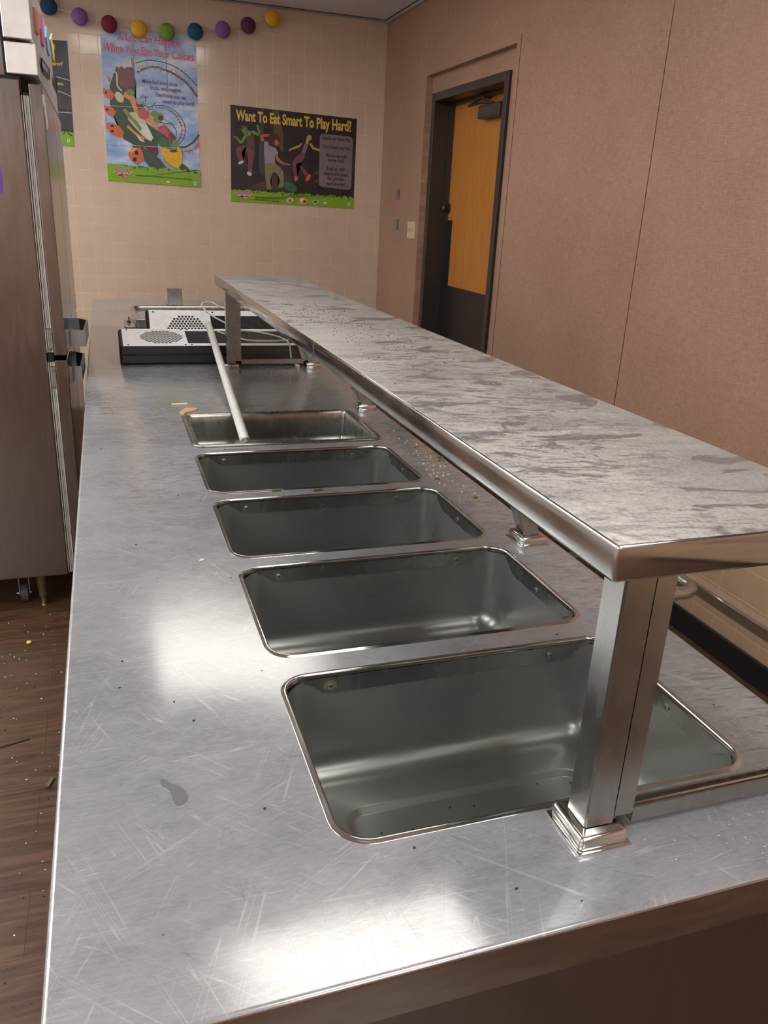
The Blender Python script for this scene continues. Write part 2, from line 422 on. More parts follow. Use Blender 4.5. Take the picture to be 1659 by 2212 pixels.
# ------------------------------------------------------------------ serving counter
CX0, CX1, CY0, CY1 = -.2787, .6279, 1.5824, 6.6366
WX0, WX1 = 0.0, .505
WELLS = [(1.7372, 2.0494), (2.1081, 2.4144), (2.4652, 2.7714), (2.8253, 3.1295)]
PANY = (3.1865, 3.5415)
OFF = .0085
counter = thing('serving_counter', (.175, 4.1, 0), 'long stainless steel serving counter with scratched worktop and cut-outs for food wells', 'counter')
holes = [rrect(WX0 - OFF, WX1 + OFF, a - OFF, b + OFF, .035 + OFF) for a, b in WELLS] + [rrect(WX0 + .01, WX1 + .005, PANY[0] + .018, PANY[1] - .018, .03)]
bm = bmesh.new(); EB = .004
def loop_edges(bm, pts, z):
    vs = [bm.verts.new((p[0], p[1], z)) for p in pts]
    return vs, [bm.edges.new((vs[i], vs[(i + 1) % len(vs)])) for i in range(len(vs))]
prof = [(0, 0), (.0025, -.0006), (.0045, -.0022), (.0055, -.005), (.0055, -.05), (.002, -.052), (-.02, -.052)]
outer, E = loop_edges(bm, rrect(CX0 + .0055, CX1 - .0055, CY0 + .0055, CY1 - .0055, .006, 3), ZC)
AE = list(E)
for h in holes: AE += loop_edges(bm, h, ZC)[1]
bmesh.ops.triangle_fill(bm, edges=AE, use_beauty=True, use_dissolve=False)
prev = outer
for o_, z_ in prof[1:]:
    ring = [bm.verts.new((p[0], p[1], ZC + z_)) for p in rrect(CX0 + .0055 - o_, CX1 - .0055 + o_, CY0 + .0055 - o_, CY1 - .0055 + o_, .006 + max(o_, -.005), 3)]
    for i in range(len(ring)): bm.faces.new((prev[i], prev[(i + 1) % len(ring)], ring[(i + 1) % len(ring)], ring[i]))
    prev = ring
for f_ in bm.faces:
    if all(v.co.z < ZC - .001 for v in f_.verts): f_.material_index = 1
obj('worktop', bm, [M['worktop'], M['polish']], counter, smooth=True, angle=50)
t = NT('dried_splash'); t.set(Base_Color=(.13, .135, .145, 1), Metallic=.3, Roughness=t.ramp(t.noise(t.co(), 60, 3), [(.4, .3), (.6, .42)]))
st_ = [(345, 1686), (352, 1682), (362, 1688), (372, 1694), (385, 1698), (398, 1706), (405, 1716), (404, 1728), (396, 1737), (386, 1741), (377, 1736), (371, 1722), (368, 1710), (358, 1702), (350, 1698)]
st_ = [at(q, 2, ZC) for q in st_]
obj('dried_splash', prism(bmesh.new(), [(p.x, p.y) for p in st_], 2, ZC + .0001, ZC + .0005), t.m, counter)
bm = bmesh.new(); bx0, bx1, by0, by1 = CX0 + .03, CX1 - .03, CY0 + .03, CY1 - .03
for a in ((bx0, bx0 + .012, by0, by1), (bx1 - .012, bx1, by0, by1), (bx0 + .012, bx1 - .012, by0, by0 + .012), (bx0 + .012, bx1 - .012, by1 - .012, by1)): box(bm, *a, .12, ZC - .003)
box(bm, bx0 + .012, bx1 - .012, by0 + .012, by1 - .012, .12, .14)
obj('base_cabinet', bm, M['fridge'], counter)
for x in (bx0 + .05, bx1 - .05):
    for y in (by0 + .06, (by0 + by1) / 2, by1 - .06):
        obj('leg', tube(bmesh.new(), [(x, y, .12), (x, y, .02), (x, y, 0)], [.024, .022, .016], 14), M['steel'], counter, smooth=True)

# food wells
def ringmesh(bm, x0, x1, y0, y1, r, profile, hfun=None, n=7):
    prev = None; rings = []
    for o_, z_ in profile:
        pts = rrect(x0 - o_, x1 + o_, y0 - o_, y1 + o_, max(r + o_, .004), n)
        vs = [bm.verts.new((p[0], p[1], z_(p[0], p[1]) if callable(z_) else z_)) for p in pts]
        if prev:
            for i in range(len(vs)): bm.faces.new((prev[i], prev[(i + 1) % len(vs)], vs[(i + 1) % len(vs)], vs[i]))
        prev = vs; rings.append(vs)
    return rings
NAMES = ['nearest empty rectangular food well, sharp depression in its floor and stained screw at upper left',
         'second nearest empty food well, its curved floor edge still in view',
         'third empty food well from the near end, between the wells with crumbs on the divider',
         'fourth empty food well, next to the steam pan, with white specks beside it']
wells = []
for k, (a, b) in enumerate(WELLS):
    wl = thing('food_well', ((WX0 + WX1) / 2, (a + b) / 2, ZC), NAMES[k], 'food well', 'food wells sunk in the counter'); wells.append(wl)
    bm = bmesh.new()
    ringmesh(bm, WX0, WX1, a, b, .035, [(OFF, ZC - .0002), (.0078, ZC + .0004), (.0058, ZC + .0005), (.0042, ZC + .0017), (.0024, ZC + .0021), (.0009, ZC + .0013), (0, ZC - .001), (0, ZC - .006)])
    obj('rim', bm, M['chrome'], wl, smooth=True, angle=60)
    # collar: finely sampled so that its lower edge can step
    bm = bmesh.new(); n = 7
    base = rrect(WX0, WX1, a, b, .035, 8); dense = []
    for i in range(len(base)):
        p, q = Vector(base[i]), Vector(base[(i + 1) % len(base)]); m = max(1, int((q - p).length / .012))
        dense += [p.lerp(q, j / m) for j in range(m)]
    def low(x, y):
        d = min(x - WX0, WX1 - x) if (y > b - .01 or y < a + .01) else min(y - a, b - y)
        s = min(1, max(0, (d - .035) / .03)); s = s * s * (3 - 2 * s); return ZC - .013 - .019 * s
    top = [bm.verts.new((p.x, p.y, ZC - .005)) for p in dense]; bot = [bm.verts.new((p.x, p.y, low(p.x, p.y))) for p in dense]
    cxm, cym = (WX0 + WX1) / 2, (a + b) / 2
    bk = [bm.verts.new((cxm + (p.x - cxm) * 1.012, cym + (p.y - cym) * 1.016, low(p.x, p.y) + .0004)) for p in dense]
    N = len(dense)
    for i in range(N):
        j = (i + 1) % N; bm.faces.new((top[i], top[j], bot[j], bot[i])); bm.faces.new((bot[i], bot[j], bk[j], bk[i]))
    obj('collar', bm, M['steel'], wl, smooth=True, angle=60)
    # tub
    ZF = ZC - .172; R = .042; pf = [(.003, ZC - .008), (.0025, ZF + R)]
    for j in range(1, 9):
        an = PI / 2 * j / 8; pf.append((.0025 - R * (1 - math.cos(an)), ZF + R * (1 - math.sin(an))))
    bm = bmesh.new(); r_ = ringmesh(bm, WX0, WX1, a, b, .048, pf)
    r2 = ringmesh(bm, WX0 + .068, WX1 - .068, a + .055, b - .075, .03, [(0, ZF - .0004), (-.003, ZF - .0012), (-.008, ZF - .0075), (-.011, ZF - .008)])
    # bridge the flat floor out to the step
    lo_, hi_ = r_[-1], r2[0]
    for i in range(len(lo_)): bm.faces.new((lo_[i], lo_[(i + 1) % len(lo_)], hi_[(i + 1) % len(hi_)], hi_[i]))
    bm.faces.new(r2[-1])
    obj('tub', bm, M['tub'], wl, smooth=True, angle=50)
    for (sx, sy, ax) in ((.068, b, 1), (.415, b, 1), (WX1, a + .15, 0)):
        zz = ZC - .020
        d = Vector((0, -1, 0)) if ax == 1 else Vector((-1, 0, 0)); p = Vector((sx, sy, zz))
        bm = tube(bmesh.new(), [p + d * .0002, p + d * .002, p + d * .0026], [.0048, .0048, .0036], 14)
        s = obj('screw', bm, M['aluminium'], wl, smooth=True)
        obj('screw_recess', tube(bmesh.new(), [p + d * .0024, p + d * .0030], .0016, 8), M['gap'], s)
# stain round the screw of the nearest well
bm = bmesh.new(); pts = []
for j in range(22):
    an = 2 * PI * j / 22; rr = .0085 + random.uniform(-.0018, .0018); pts.append((.068 + rr * 1.25 * math.cos(an), ZC - .019 + rr * math.sin(an) * .9))
prism(bm, pts, 1, WELLS[0][1] - .0001, WELLS[0][1] - .0004)
obj('rust_stain', bm, flat('rust_stain', (98, 92, 62), .6), wells[0])

# steam pan resting in the last well
pan = thing('steam_pan', (.259, 3.364, ZC), 'stainless steam pan with rolled rim, farthest of the counter openings, white tube in it', 'pan')
px0, px1, py0, py1 = -.0034, .5208, PANY[0], PANY[1]
bm = bmesh.new(); R = .03; zt = ZC + .006
pf = [(0, ZC + .0006), (.001, ZC + .003), (0, zt - .001), (-.003, zt), (-.014, zt - .001), (-.017, zt - .003), (-.019, zt - .008), (-.0195, ZC - .02), (-.026, ZC - .06)]
for j in range(0, 7):
    an = PI / 2 * j / 6; pf.append((-.026 - R * (1 - math.cos(an)), ZC - .07 - R * math.sin(an)))
rg = ringmesh(bm, px0, px1, py0, py1, .03, pf); bm.faces.new(rg[-1])
obj('pan_body', bm, M['steel'], pan, smooth=True, angle=60)

# ------------------------------------------------------------------ overshelf
SX0, SX1, SY0, SY1, SZ0, SZ1 = .216, .5406, 1.6637, 4.4318, 1.2029, 1.2401
shelf = thing('overshelf', (.38, 3.05, ZC), 'dusty stainless steel shelf on square posts running above the food wells', 'shelf')
bm = B(SX0, SX1, SY0, SY1, SZ0, SZ1, bev=.0045, seg=3)
for f_ in bm.faces: f_.material_index = 0 if f_.calc_center_median().z > SZ1 - .0012 else 1
obj('shelf_top', bm, [M['dusty'], M['polish']], shelf, smooth=True, angle=50)
bm = bmesh.new(); box(bm, SX0 - .0012, SX0, 2.783, 2.786, SZ0 + .002, SZ1 - .004)
obj('joint_strip', bm, M['chrome'], shelf)
def rail(bm, a, b, wy_=.035, wx_=.035):
    """square post between two centre points (same y)"""
    hx, hy = wx_ / 2, wy_ / 2; rings = []
    for c in (a, b): rings.append([bm.verts.new((c[0] + sx * hx, c[1] + sy * hy, c[2])) for sx, sy in ((-1, -1), (1, -1), (1, 1), (-1, 1))])
    for i in range(4): bm.faces.new((rings[0][i], rings[0][(i + 1) % 4], rings[1][(i + 1) % 4], rings[1][i]))
    bm.faces.new(rings[0][::-1]); bm.faces.new(rings[1]); 
    bmesh.ops.bevel(bm, geom=bm.edges[:], offset=.0022, segments=2, affect='EDGES')
    return bm
def foot(x, y, par):
    bm = B(x - .029, x + .029, y - .031, y + .031, ZC + .0002, ZC + .018, bev=.0055, seg=3)
    box(bm, x - .032, x + .032, y - .034, y + .034, ZC + .0001, ZC + .0018, bev=.0006)
    return obj('post_foot', bm, M['chrome'], par, smooth=True)
POSTS = [(.255, .255, 1.690), (.255, .255, 4.300), (.575, .463, 1.690), (.575, .463, 2.430), (.583, .471, 3.565), (.583, .471, 4.300)]
for x0, x1, y in POSTS:
    po = obj('post', rail(bmesh.new(), (x0, y, ZC + .017), (x1, y, SZ0 + .001)), M['steel'], shelf, smooth=True, origin=(x0, y, ZC))
    foot(x0, y, po)
# end glass panels with their channels
for y in (1.685, 4.31):
    def chan(p, q, name, hw=.009):
        bm = bmesh.new(); d = Vector((q[0] - p[0], 0, q[1] - p[1])); L = d.length; d.normalize(); nrm = Vector((-d.z, 0, d.x))
        for (o0, o1, t0, t1) in ((-hw, hw, -.010, -.0075), (-hw, hw, .0075, .010), (-hw - .002, -hw, -.010, .010)):
            vs = []
            for s in (0, L):
                for (oo, tt) in ((o0, t0), (o1, t0), (o1, t1), (o0, t1)):
                    pp = Vector((p[0], y, p[1])) + d * s + nrm * oo + Vector((0, tt, 0)); vs.append(bm.verts.new(pp))
            for i in range(4): bm.faces.new((vs[i], vs[(i + 1) % 4], vs[4 + (i + 1) % 4], vs[4 + i]))
            bm.faces.new(vs[:4][::-1]); bm.faces.new(vs[4:])
        return obj(name, bm, M['steel'], gp)
    gp = obj('glass_panel', prism(bmesh.new(), [(.288, ZC + .028), (.548, ZC + .028), (.443, SZ0 - .001), (.288, SZ0 - .001)], 1, y - .003, y + .003), M['glass'], shelf)
    gp['label'] = 'clear glass end panel held in steel channels'
    chan((.286, SZ0 - .001), (.286, ZC + .024), 'glass_channel', .010); chan((.2965, ZC + .022), (.546, ZC + .022), 'glass_channel', .008); chan((.553, ZC + .022), (.449, SZ0 - .001), 'glass_channel')
# clips on the leaning posts
for y in (2.43, 3.565):
    bm = B(.556, .574, y - .010, y + .010, ZC + .045, ZC + .07, bev=.003); tube(bm, [(.574, y, ZC + .058), (.586, y, ZC + .058)], .009, 12)
    obj('glass_clip', bm, M['black'], shelf, smooth=True)

# ------------------------------------------------------------------ tray slide at the customer side
ts = thing('tray_slide', (.80, 3.6, .8), 'tubular steel tray slide along the customer side of the counter', 'tray slide')
obj('slide_tube', tube(bmesh.new(), smooth_path([(.5985, 2.325, .8), (.922, 2.325, .8), (.922, 6.3, .8), (.5985, 6.3, .8)], .035, 8), .0135, 16), M['steel'], ts, smooth=True)
obj('slide_tube', tube(bmesh.new(), [(.80, 2.345, .8), (.80, 6.28, .8)], .0125, 12), M['steel'], ts, smooth=True)
obj('outer_rail', B(.948, .978, 1.62, 6.4, .772, .80, bev=.004), M['chrome'], ts)
for y in (2.6, 4.4, 6.0): obj('bracket', B(.5985, .95, y - .008, y + .008, .770, .786), M['steel'], ts)

# ------------------------------------------------------------------ refrigerator
FX, FY0, FY1 = -.402, 4.14, 5.50
fr = thing('refrigerator', (-.8, 4.82, 0), 'tall stainless steel reach-in refrigerator with half doors and pocket handles at left', 'refrigerator')
bm = B(-1.24, FX - .001, FY0, FY1, .14, 1.835, bev=.004); obj('cabinet_body', bm, M['fridge'], fr)
bm = B(-1.24, -.443, FY0 + .012, FY1, 1.84, 2.16, bev=.004); obj('top_housing', bm, M['fridge'], fr)
bm = B(-.436, -.345, FY0, FY1, 1.848, 1.936, bev=.003); hd = obj('lower_header', bm, M['header'], fr)
bm = B(-.436, -.353, FY0, FY1, 1.945, 2.16, bev=.003); obj('upper_header', bm, M['header'], fr)
obj('recess_shade', B(-.50, -.40, FY0 + .014, FY1 - .01, 1.80, 2.14), M['gap'], fr)  # near-black block, its colour stands in for shade in the header gaps
bm = bmesh.new(); box(bm, FX, -.381, FY0 + .012, FY1 - .01, .14, 1.80); obj('door_frame', bm, M['gap'], fr)
# gasket and trim strips between body and doors
bm = bmesh.new()
for x0, x1, dy in ((FX + .0005, FX + .003, -.001), (FX + .006, FX + .011, .002), (FX + .0125, FX + .016, .004), (FX + .0175, FX + .0225, .001)):
    for z0, z1 in ((.15, .955), (.99, 1.79)): box(bm, x0, x1, FY0 + dy, FY0 + .02, z0, z1)
obj('gasket', bm, M['gasket'], fr)
DXI, DXO = -.378, -.338
for y0, y1 in ((FY0, 4.815), (4.822, FY1)):
    for z0, z1 in ((.15, .962), (.978, 1.825)):
        d = obj('door', B(DXI, DXO, y0, y1, z0, z1, bev=.003), M['fridge'], fr)
        hz0, hz1 = (1.005, 1.062) if z0 > .5 else (.880, .935)
        bm = bmesh.new(); Y0, Y1 = y0 + .04, y0 + .33; hx_ = -.266 if z0 > .5 else -.2875
        outer_ = [(DXO, Y0), (hx_ - .006, Y0 - .012), (hx_, Y1 - .03), (hx_ - .03, Y1 + .02), (DXO, Y1 + .02)]
        inner_ = [(DXO, Y0 + .006), (hx_ - .011, Y0 - .005), (hx_ - .006, Y1 - .034), (hx_ - .033, Y1 + .012), (DXO, Y1 + .012)]
        V = [[bm.verts.new((p[0], p[1], z)) for p in pl] for pl in (outer_, inner_) for z in (hz0, hz1)]
        oL, oH, iL, iH = V
        for i in range(4):
            bm.faces.new((oL[i], oL[i + 1], oH[i + 1], oH[i])); bm.faces.new((iL[i], iL[i + 1], iH[i + 1], iH[i])); bm.faces.new((oH[i], oH[i + 1], iH[i + 1], iH[i]))
        bm.faces.new(oL)
        box(bm, DXO, DXO + .012, Y0 - .016, Y0 + .002, hz0 - .006, hz1, bev=.001)
        if y0 == FY0: obj('door_handle', bm, M['aluminium'], d)
        else: bm.free()
        hz = (1.0, 1.07) if z0 > .5 else (.865, .94)
        bm = bmesh.new(); box(bm, -.400, -.381, FY0 - .003, FY0 + .001, hz[0], hz[0] + .004); box(bm, -.400, -.381, FY0 - .003, FY0 + .001, hz[1], hz[1] + .004)
        for hx in (-.399, -.391, -.383): box(bm, hx, hx + .0015, FY0 - .002, FY0 + .001, hz[0], hz[1])
        for q in ((-.396, hz[0] + .01), (-.382, hz[1] - .015)): tube(bm, [(q[0], FY0, q[1]), (q[0], FY0 - .005, q[1])], .003, 8)
        if y0 == FY0: obj('hinge', bm, M['chrome'], d)
        else: bm.free()
# control and label on the header, torn sticker on the door, foam shapes
def xprism(q, X, th): 
    P_ = [at(a, 0, X) for a in q]; return prism(bmesh.new(), [(p.y, p.z) for p in P_], 0, X, X + th)
ct = obj('control_panel', xprism([(87, 125), (104, 149), (105, 172), (90, 156)], -.3449, .006), M['black'], fr)
obj('display', xprism([(90, 131), (102, 148), (103, 158), (91, 145)], -.3388, .001), M['gloss_black'], ct)
obj('name_plate', xprism([(116, 163), (121, 169), (122, 198), (118, 192)], -.3449, .004), M['gap'], fr)
obj('torn_label', xprism([(92, 204), (96, 206), (97, 220), (99, 226), (100, 240), (103, 262), (104, 277), (101, 279), (99, 262), (97, 250), (94, 225)], DXO, .0008), M['white'], fr)
GR = 'foam shapes stuck on the refrigerator top'
for nm, q, rgb, lb in (('orange', [(70, 15), (73, 16), (76, 24), (79, 27), (80, 58), (81, 76), (75, 67)], (206, 118, 94), 'orange foam pennant on the refrigerator header, nearest of the foam shapes'),
                       ('pink', [(84, 29), (87, 33), (90, 60), (94, 98), (92, 101), (88, 92), (85, 62)], (194, 108, 148), 'pink foam strip on the refrigerator header beside the orange pennant'),
                       ('blue', [(97, 57), (100, 60), (103, 80), (106, 118), (104, 121), (100, 106), (97, 80)], (116, 168, 212), 'sky blue foam strip on the refrigerator header'),
                       ('yellow', [(106, 85), (110, 72), (110, 86), (113, 104), (116, 132), (113, 128), (110, 112), (108, 98)], (222, 204, 138), 'yellow foam cut-out on the refrigerator header, farthest of the foam shapes')):
    bm = xprism(q, -.3528, .006); c_ = at(q[0], 0, -.3528)
    tag(obj('foam_shape', bm, flat('foam_' + nm, rgb, .7), origin=c_), lb, 'decoration', GR)
c_ = at((0, 380), 1, FY0 - .004)
bm = bmesh.new(); pts = rrect(c_.x - .10, c_.x + .004, c_.z - .055, c_.z + .055, .02, 6); prism(bm, pts, 1, FY0 - .003, FY0 - .0002)
tag(obj('magnet', bm, flat('purple_vinyl', (104, 58, 176), .5), origin=(c_.x, FY0, c_.z)), 'purple magnet on the side of the refrigerator, cut by the photo edge', 'magnet')
# caster and leg
for (x, y) in ((-.575, 4.24), (-1.1, 4.24), (-.575, 5.4), (-1.1, 5.4)):
    bm = tube(bmesh.new(), [(x - .013, y, .034), (x + .013, y, .034)], .034, 24)
    cs = obj('caster_wheel', bm, M['rubber'], fr, smooth=True)
    bm = bmesh.new(); box(bm, x - .02, x - .016, y - .012, y + .012, .03, .125); box(bm, x + .016, x + .02, y - .012, y + .012, .03, .125); box(bm, x - .02, x + .02, y - .02, y + .02, .125, .139)
    tube(bm, [(x - .03, y, .034), (x + .024, y, .034)], .005, 8)
    obj('caster_fork', bm, M['aluminium'], cs)
for (x, y) in ((-.505, 4.19), (-.505, 5.45), (-1.18, 4.19)):
    obj('leg', tube(bmesh.new(), [(x, y, .14), (x, y, .04), (x, y, .038), (x, y, .006), (x, y, 0)], [.021, .017, .011, .010, .014], 16), M['brass'], fr, smooth=True)

# ------------------------------------------------------------------ things on the far end of the counter
def grille(par, O, U, V, W_, rx, ry, name='grille'):
    """round field of dark hexagonal holes on plane O + u*U + v*V, normal W_"""
    bm = bmesh.new(); pitch = .0142; hr = .0058
    for i in range(-9, 10):
        for j in range(-9, 10):
            u = (i + (j % 2) * .5) * pitch; v = j * pitch * .87
            if (u / rx) ** 2 + (v / ry) ** 2 > 1: continue
            c = O + U * u + V * v + W_ * .0004
            bm.faces.new([bm.verts.new(c + U * hr * math.cos(PI / 3 * k + PI / 6) + V * hr * math.sin(PI / 3 * k + PI / 6)) for k in range(6)])
    return obj(name, bm, M['gap'], par, smooth='keep')
def unit(loc, prof_, fA, fB, x0, x1, label, circ_x, win_x, name):
    """black housing of constant profile; white face between profile points fA and fB"""
    u = thing(name, loc, label, 'appliance', 'black and white appliances lying on the far end of the counter')
    obj('housing', prism(bmesh.new(), prof_, 0, x0, x1), M['black'], u)
    A = Vector((0, *fA)); Bv = Vector((0, *fB)); V = (Bv - A).normalized(); L = (Bv - A).length; U = Vector((1, 0, 0)); W_ = U.cross(V)
    if W_.z < 0: W_ = -W_
    def plate(u0, u1, v0, v1, th, lift, mat, nm, par):
        bm = bmesh.new(); vs = []
        for h in (lift, lift + th):
            for (a, b) in ((u0, v0), (u1, v0), (u1, v1), (u0, v1)): vs.append(bm.verts.new(A + U * a + V * b + W_ * h))
        for i in range(4): bm.faces.new((vs[i], vs[(i + 1) % 4], vs[4 + (i + 1) % 4], vs[4 + i]))
        bm.faces.new(vs[:4][::-1]); bm.faces.new(vs[4:]); return obj(nm, bm, mat, par)
    e = .006
    fc = plate(x0 + e, win_x, e * .3, L - e * .3, .0016, .0003, M['white'], 'front_panel', u)
    grille(fc, A + U * circ_x + V * (L / 2) + W_ * .002, U, V, W_, .083, .083)
    plate(win_x, x1 - e, e * .3, .03, .0016, .0003, M['white'], 'front_trim', u); plate(win_x, x1 - e, L - .03, L - e * .3, .0016, .0003, M['white'], 'front_trim', u)
    plate(win_x, x1 - e, .03, L - .03, .001, .0003, M['gloss_black'], 'display_window', u)
    for su in (x0 + .025, win_x - .012, win_x + .012, x1 - .03):
        for sv in (.012, L - .012):
            c = A + U * su + V * sv
            obj('screw', tube(bmesh.new(), [c + W_ * .0018, c + W_ * .0028], .004, 10), M['gap'], u)
    cy = sum(p[0] for p in prof_) / len(prof_); cz = sum(p[1] for p in prof_) / len(prof_)
    for s_, xx in ((-1, x0), (1, x1)):
        bm = bmesh.new()
        r0 = [bm.verts.new((xx, p[0], p[1])) for p in prof_]; r1 = [bm.verts.new((xx + s_ * .008, cy + (p[0] - cy) * .9, cz + (p[1] - cz) * .9)) for p in prof_]
        for i in range(len(r0)): bm.faces.new((r0[i], r0[(i + 1) % len(r0)], r1[(i + 1) % len(r0)], r1[i]))
        bm.faces.new(r1)
        obj('end_cap', bm, M['black'], u)
    return u
Z0 = ZC + .0003
unit((.2, 4.47, Z0), [(4.372, Z0), (4.360, Z0 + .01), (4.360, .938), (4.366, .940), (4.366, .945), (4.358, .947), (4.358, .974), (4.575, 1.008), (4.60, .965), (4.59, Z0)], (4.358, .974), (4.575, 1.008), -.150, .600,
     'long black appliance with white grille panel lying flat, front one of the two', .005, .102, 'fan_unit')
unit((.3, 4.75, Z0), [(4.645, Z0), (4.800, 1.058), (4.845, 1.02), (4.860, .96), (4.85, Z0)], (4.645, Z0), (4.800, 1.058), -.030, .600,
     'black and white appliance with round grille propped up steeply behind the flat one', .130, .235, 'fan_unit')
# white tube leaning into the pan
tb = thing('white_tube', (.15, 3.24, .885), 'long white tube leaning from the front appliance down into the steam pan', 'tube')
a_, b_2 = Vector((.2085, 4.62, 1.022)), Vector((.1425, 3.224, .889))
dd = (b_2 - a_).normalized()
obj('tube_body', tube(bmesh.new(), [a_, a_ + dd * .004, b_2 - dd * .03], [.010, .0135, .0135], 20), M['white_plastic'], tb, smooth=True)
bm = tube(bmesh.new(), [b_2 - dd * .03, b_2 - dd * .002, b_2], [.0142, .0142, .012], 20)
for s in (-1, 1): tube(bm, [b_2 + Vector((.005 * s, 0, 0)), b_2 + Vector((.005 * s, 0, 0)) + dd * .010], .0015, 8)
obj('metal_cap', bm, M['greycap'], tb, smooth=True)
# white cable
cp = [(.520, 4.315, .9035), (.505, 4.34, .93), (.497, 4.352, .985), (.47, 4.42, 1.0), (.40, 4.50, 1.008), (.33, 4.53, 1.014), (.26, 4.60, 1.04), (.215, 4.70, 1.062), (.205, 4.82, 1.082), (.25, 4.88, 1.085), (.285, 4.84, 1.07), (.335, 4.78, 1.058)]
tag(obj('power_cable', tube(bmesh.new(), catmull(cp, 8), .0032, 8), M['white_plastic'], smooth=True, origin=(.35, 4.6, 1.0)), 'white cable looping over both appliances behind the tube', 'cable')
cp = [(.235, 4.52, 1.006), (.33, 4.40, .992), (.44, 4.385, .99), (.54, 4.42, .992), (.60, 4.46, 1.0)]
tag(obj('power_cable', tube(bmesh.new(), catmull(cp, 8), .003, 8), M['white_plastic'], smooth=True, origin=(.35, 4.45, .99)), 'white cable lying across the front appliance behind the far shelf post', 'cable')
bm = tube(bmesh.new(), [(.520, 4.315, .9035), (.524, 4.285, .9045)], .0055, 8); tag(obj('cable_plug', bm, M['ivory'], smooth=True, origin=(.52, 4.3, .9)), 'small cable connector on the worktop between the far posts', 'plug')
# loose tubular bracket
tbk = thing('tube_bracket', (.2, 5.6, ZC), 'loose bent steel tube with box end and bolted plate behind the appliances', 'bracket')
obj('bent_tube', tube(bmesh.new(), smooth_path([(-.045, 5.47, .93), (-.066, 5.80, .945), (.60, 5.86, .945), (.60, 5.5, .93)], .05, 8), .015, 14), M['steel'], tbk, smooth=True)
obj('square_end', B(-.062, .16, 5.36, 5.46, ZC + .0003, .945, bev=.004), M['steel'], tbk)
pl_ = obj('bolt_plate', B(-.118, -.064, 5.36, 5.62, ZC + .0003, .912, bev=.004), M['steel'], tbk)
bm = tube(bmesh.new(), [(-.092, 5.50, .912), (-.092, 5.50, .919)], .012, 6); tube(bm, [(-.092, 5.50, .919), (-.092, 5.50, .94)], .005, 10); obj('bolt', bm, M['chrome'], pl_, smooth=True)
up_ = thing('upright_plate', (.207, 6.36, ZC), 'upright steel plate standing at the far end of the counter', 'plate')
obj('plate', B(.163, .25, 6.345, 6.365, ZC + .0003, 1.004, bev=.003), M['steel'], up_); obj('plate_foot', B(.155, .258, 6.366, 6.44, ZC + .0003, ZC + .006), M['steel'], up_)

# ------------------------------------------------------------------ small debris
def chip(name, x, y, z, pts, th, mat, label, cat, rot=0, group=None):
    bm = bmesh.new(); c, s = math.cos(rot), math.sin(rot)
    prism(bm, [(x + a * c - b * s, y + a * s + b * c) for a, b in pts], 2, z + .0002, z + th)
    return tag(obj(name, bm, mat, origin=(x, y, z)), label, cat, group)
bar = lambda l, w_: [(-l, -w_), (l, -w_ * .8), (l, w_ * .7), (-l, w_)]
chip('paper_straw', .005, 3.69, ZC, bar(.024, .0045), .003, flat('pale_yellow', (232, 222, 140), .6), 'thin pale yellow strip on the worktop left of the tube', 'scrap', .1)
P = at((404, 890), 2, ZC)
chip('cardboard_scrap', P.x, P.y + .012, ZC, [(-.025, -.03), (.0, .03), (.035, .018), (.028, -.002), (.0, -.02), (-.012, -.045)], .004, flat('cardboard', (196, 160, 116), .8), 'torn cardboard scrap at the far left corner of the steam pan', 'scrap')
olive = flat('olive_green', (96, 88, 50), .6)
GB = 'green bean bits on the counter'
for (q, l, r_, lb) in (((597, 1061), .010, .1, 'olive green bean bit on the divider between the second and third well, left of two'), ((686, 1060), .010, .15, 'olive green bean bit on the divider behind the third well, right of two'),
                       ((951, 989), .008, -.1, 'olive bean bit under the overshelf, upper of a pair'), ((953, 996), .008, -.5, 'olive bean bit under the overshelf, lower of a pair'),
                       ((944, 1036), .005, -.7, 'dark bean bit beside the right corner of the fourth well'), ((1027, 1076), .004, .3, 'tiny dark bit beside the third well under the overshelf')):
    P = at(q, 2, ZC); chip('bean_bit', P.x, P.y, ZC, bar(l, .0035), .004, olive, lb, 'food scrap', r_, GB)
P = at((838, 917), 2, ZC); chip('green_scrap', P.x, P.y, ZC, [(-.012, .008), (-.002, .002), (.006, -.004), (.01, .004), (.0, .006)], .002, flat('teal_green', (30, 110, 80), .6), 'small dark and teal wisp on the worktop near the middle post', 'scrap')
P = at((435, 1211), 2, ZC); chip('paper_scrap', P.x, P.y, ZC, [(-.005, -.003), (.004, -.002), (.006, .004), (-.001, .005)], .0015, flat('pale_scrap', (196, 196, 170), .7), 'pale scrap on the worktop left of the third and second nearest wells', 'scrap')
P = at((63, 1390), 2, 0); r = bmesh.new(); bmesh.ops.create_icosphere(r, subdivisions=2, radius=.009); bmesh.ops.scale(r, verts=r.verts[:], vec=(1, 1, .6)); bmesh.ops.translate(r, verts=r.verts[:], vec=(P.x, P.y, .0056))
tag(obj('corn_kernel', r, flat('bright_yellow', (232, 216, 40), .5), origin=(P.x, P.y, 0), smooth=True), 'bright yellow kernel on the floor in front of the refrigerator', 'food scrap')
P = at((108, 1692), 2, 0); chip('floor_twig', P.x, P.y, 0, bar(.018, .006), .006, olive, 'short dark green stick on the floor close to the counter edge', 'scrap', 1.2)
P = at((33, 1606), 2, 0); chip('floor_sliver', P.x, P.y, 0, bar(.04, .003), .003, flat('dark_sliver', (40, 34, 22), .6), 'long dark sliver lying on the floor planks', 'scrap', .25)
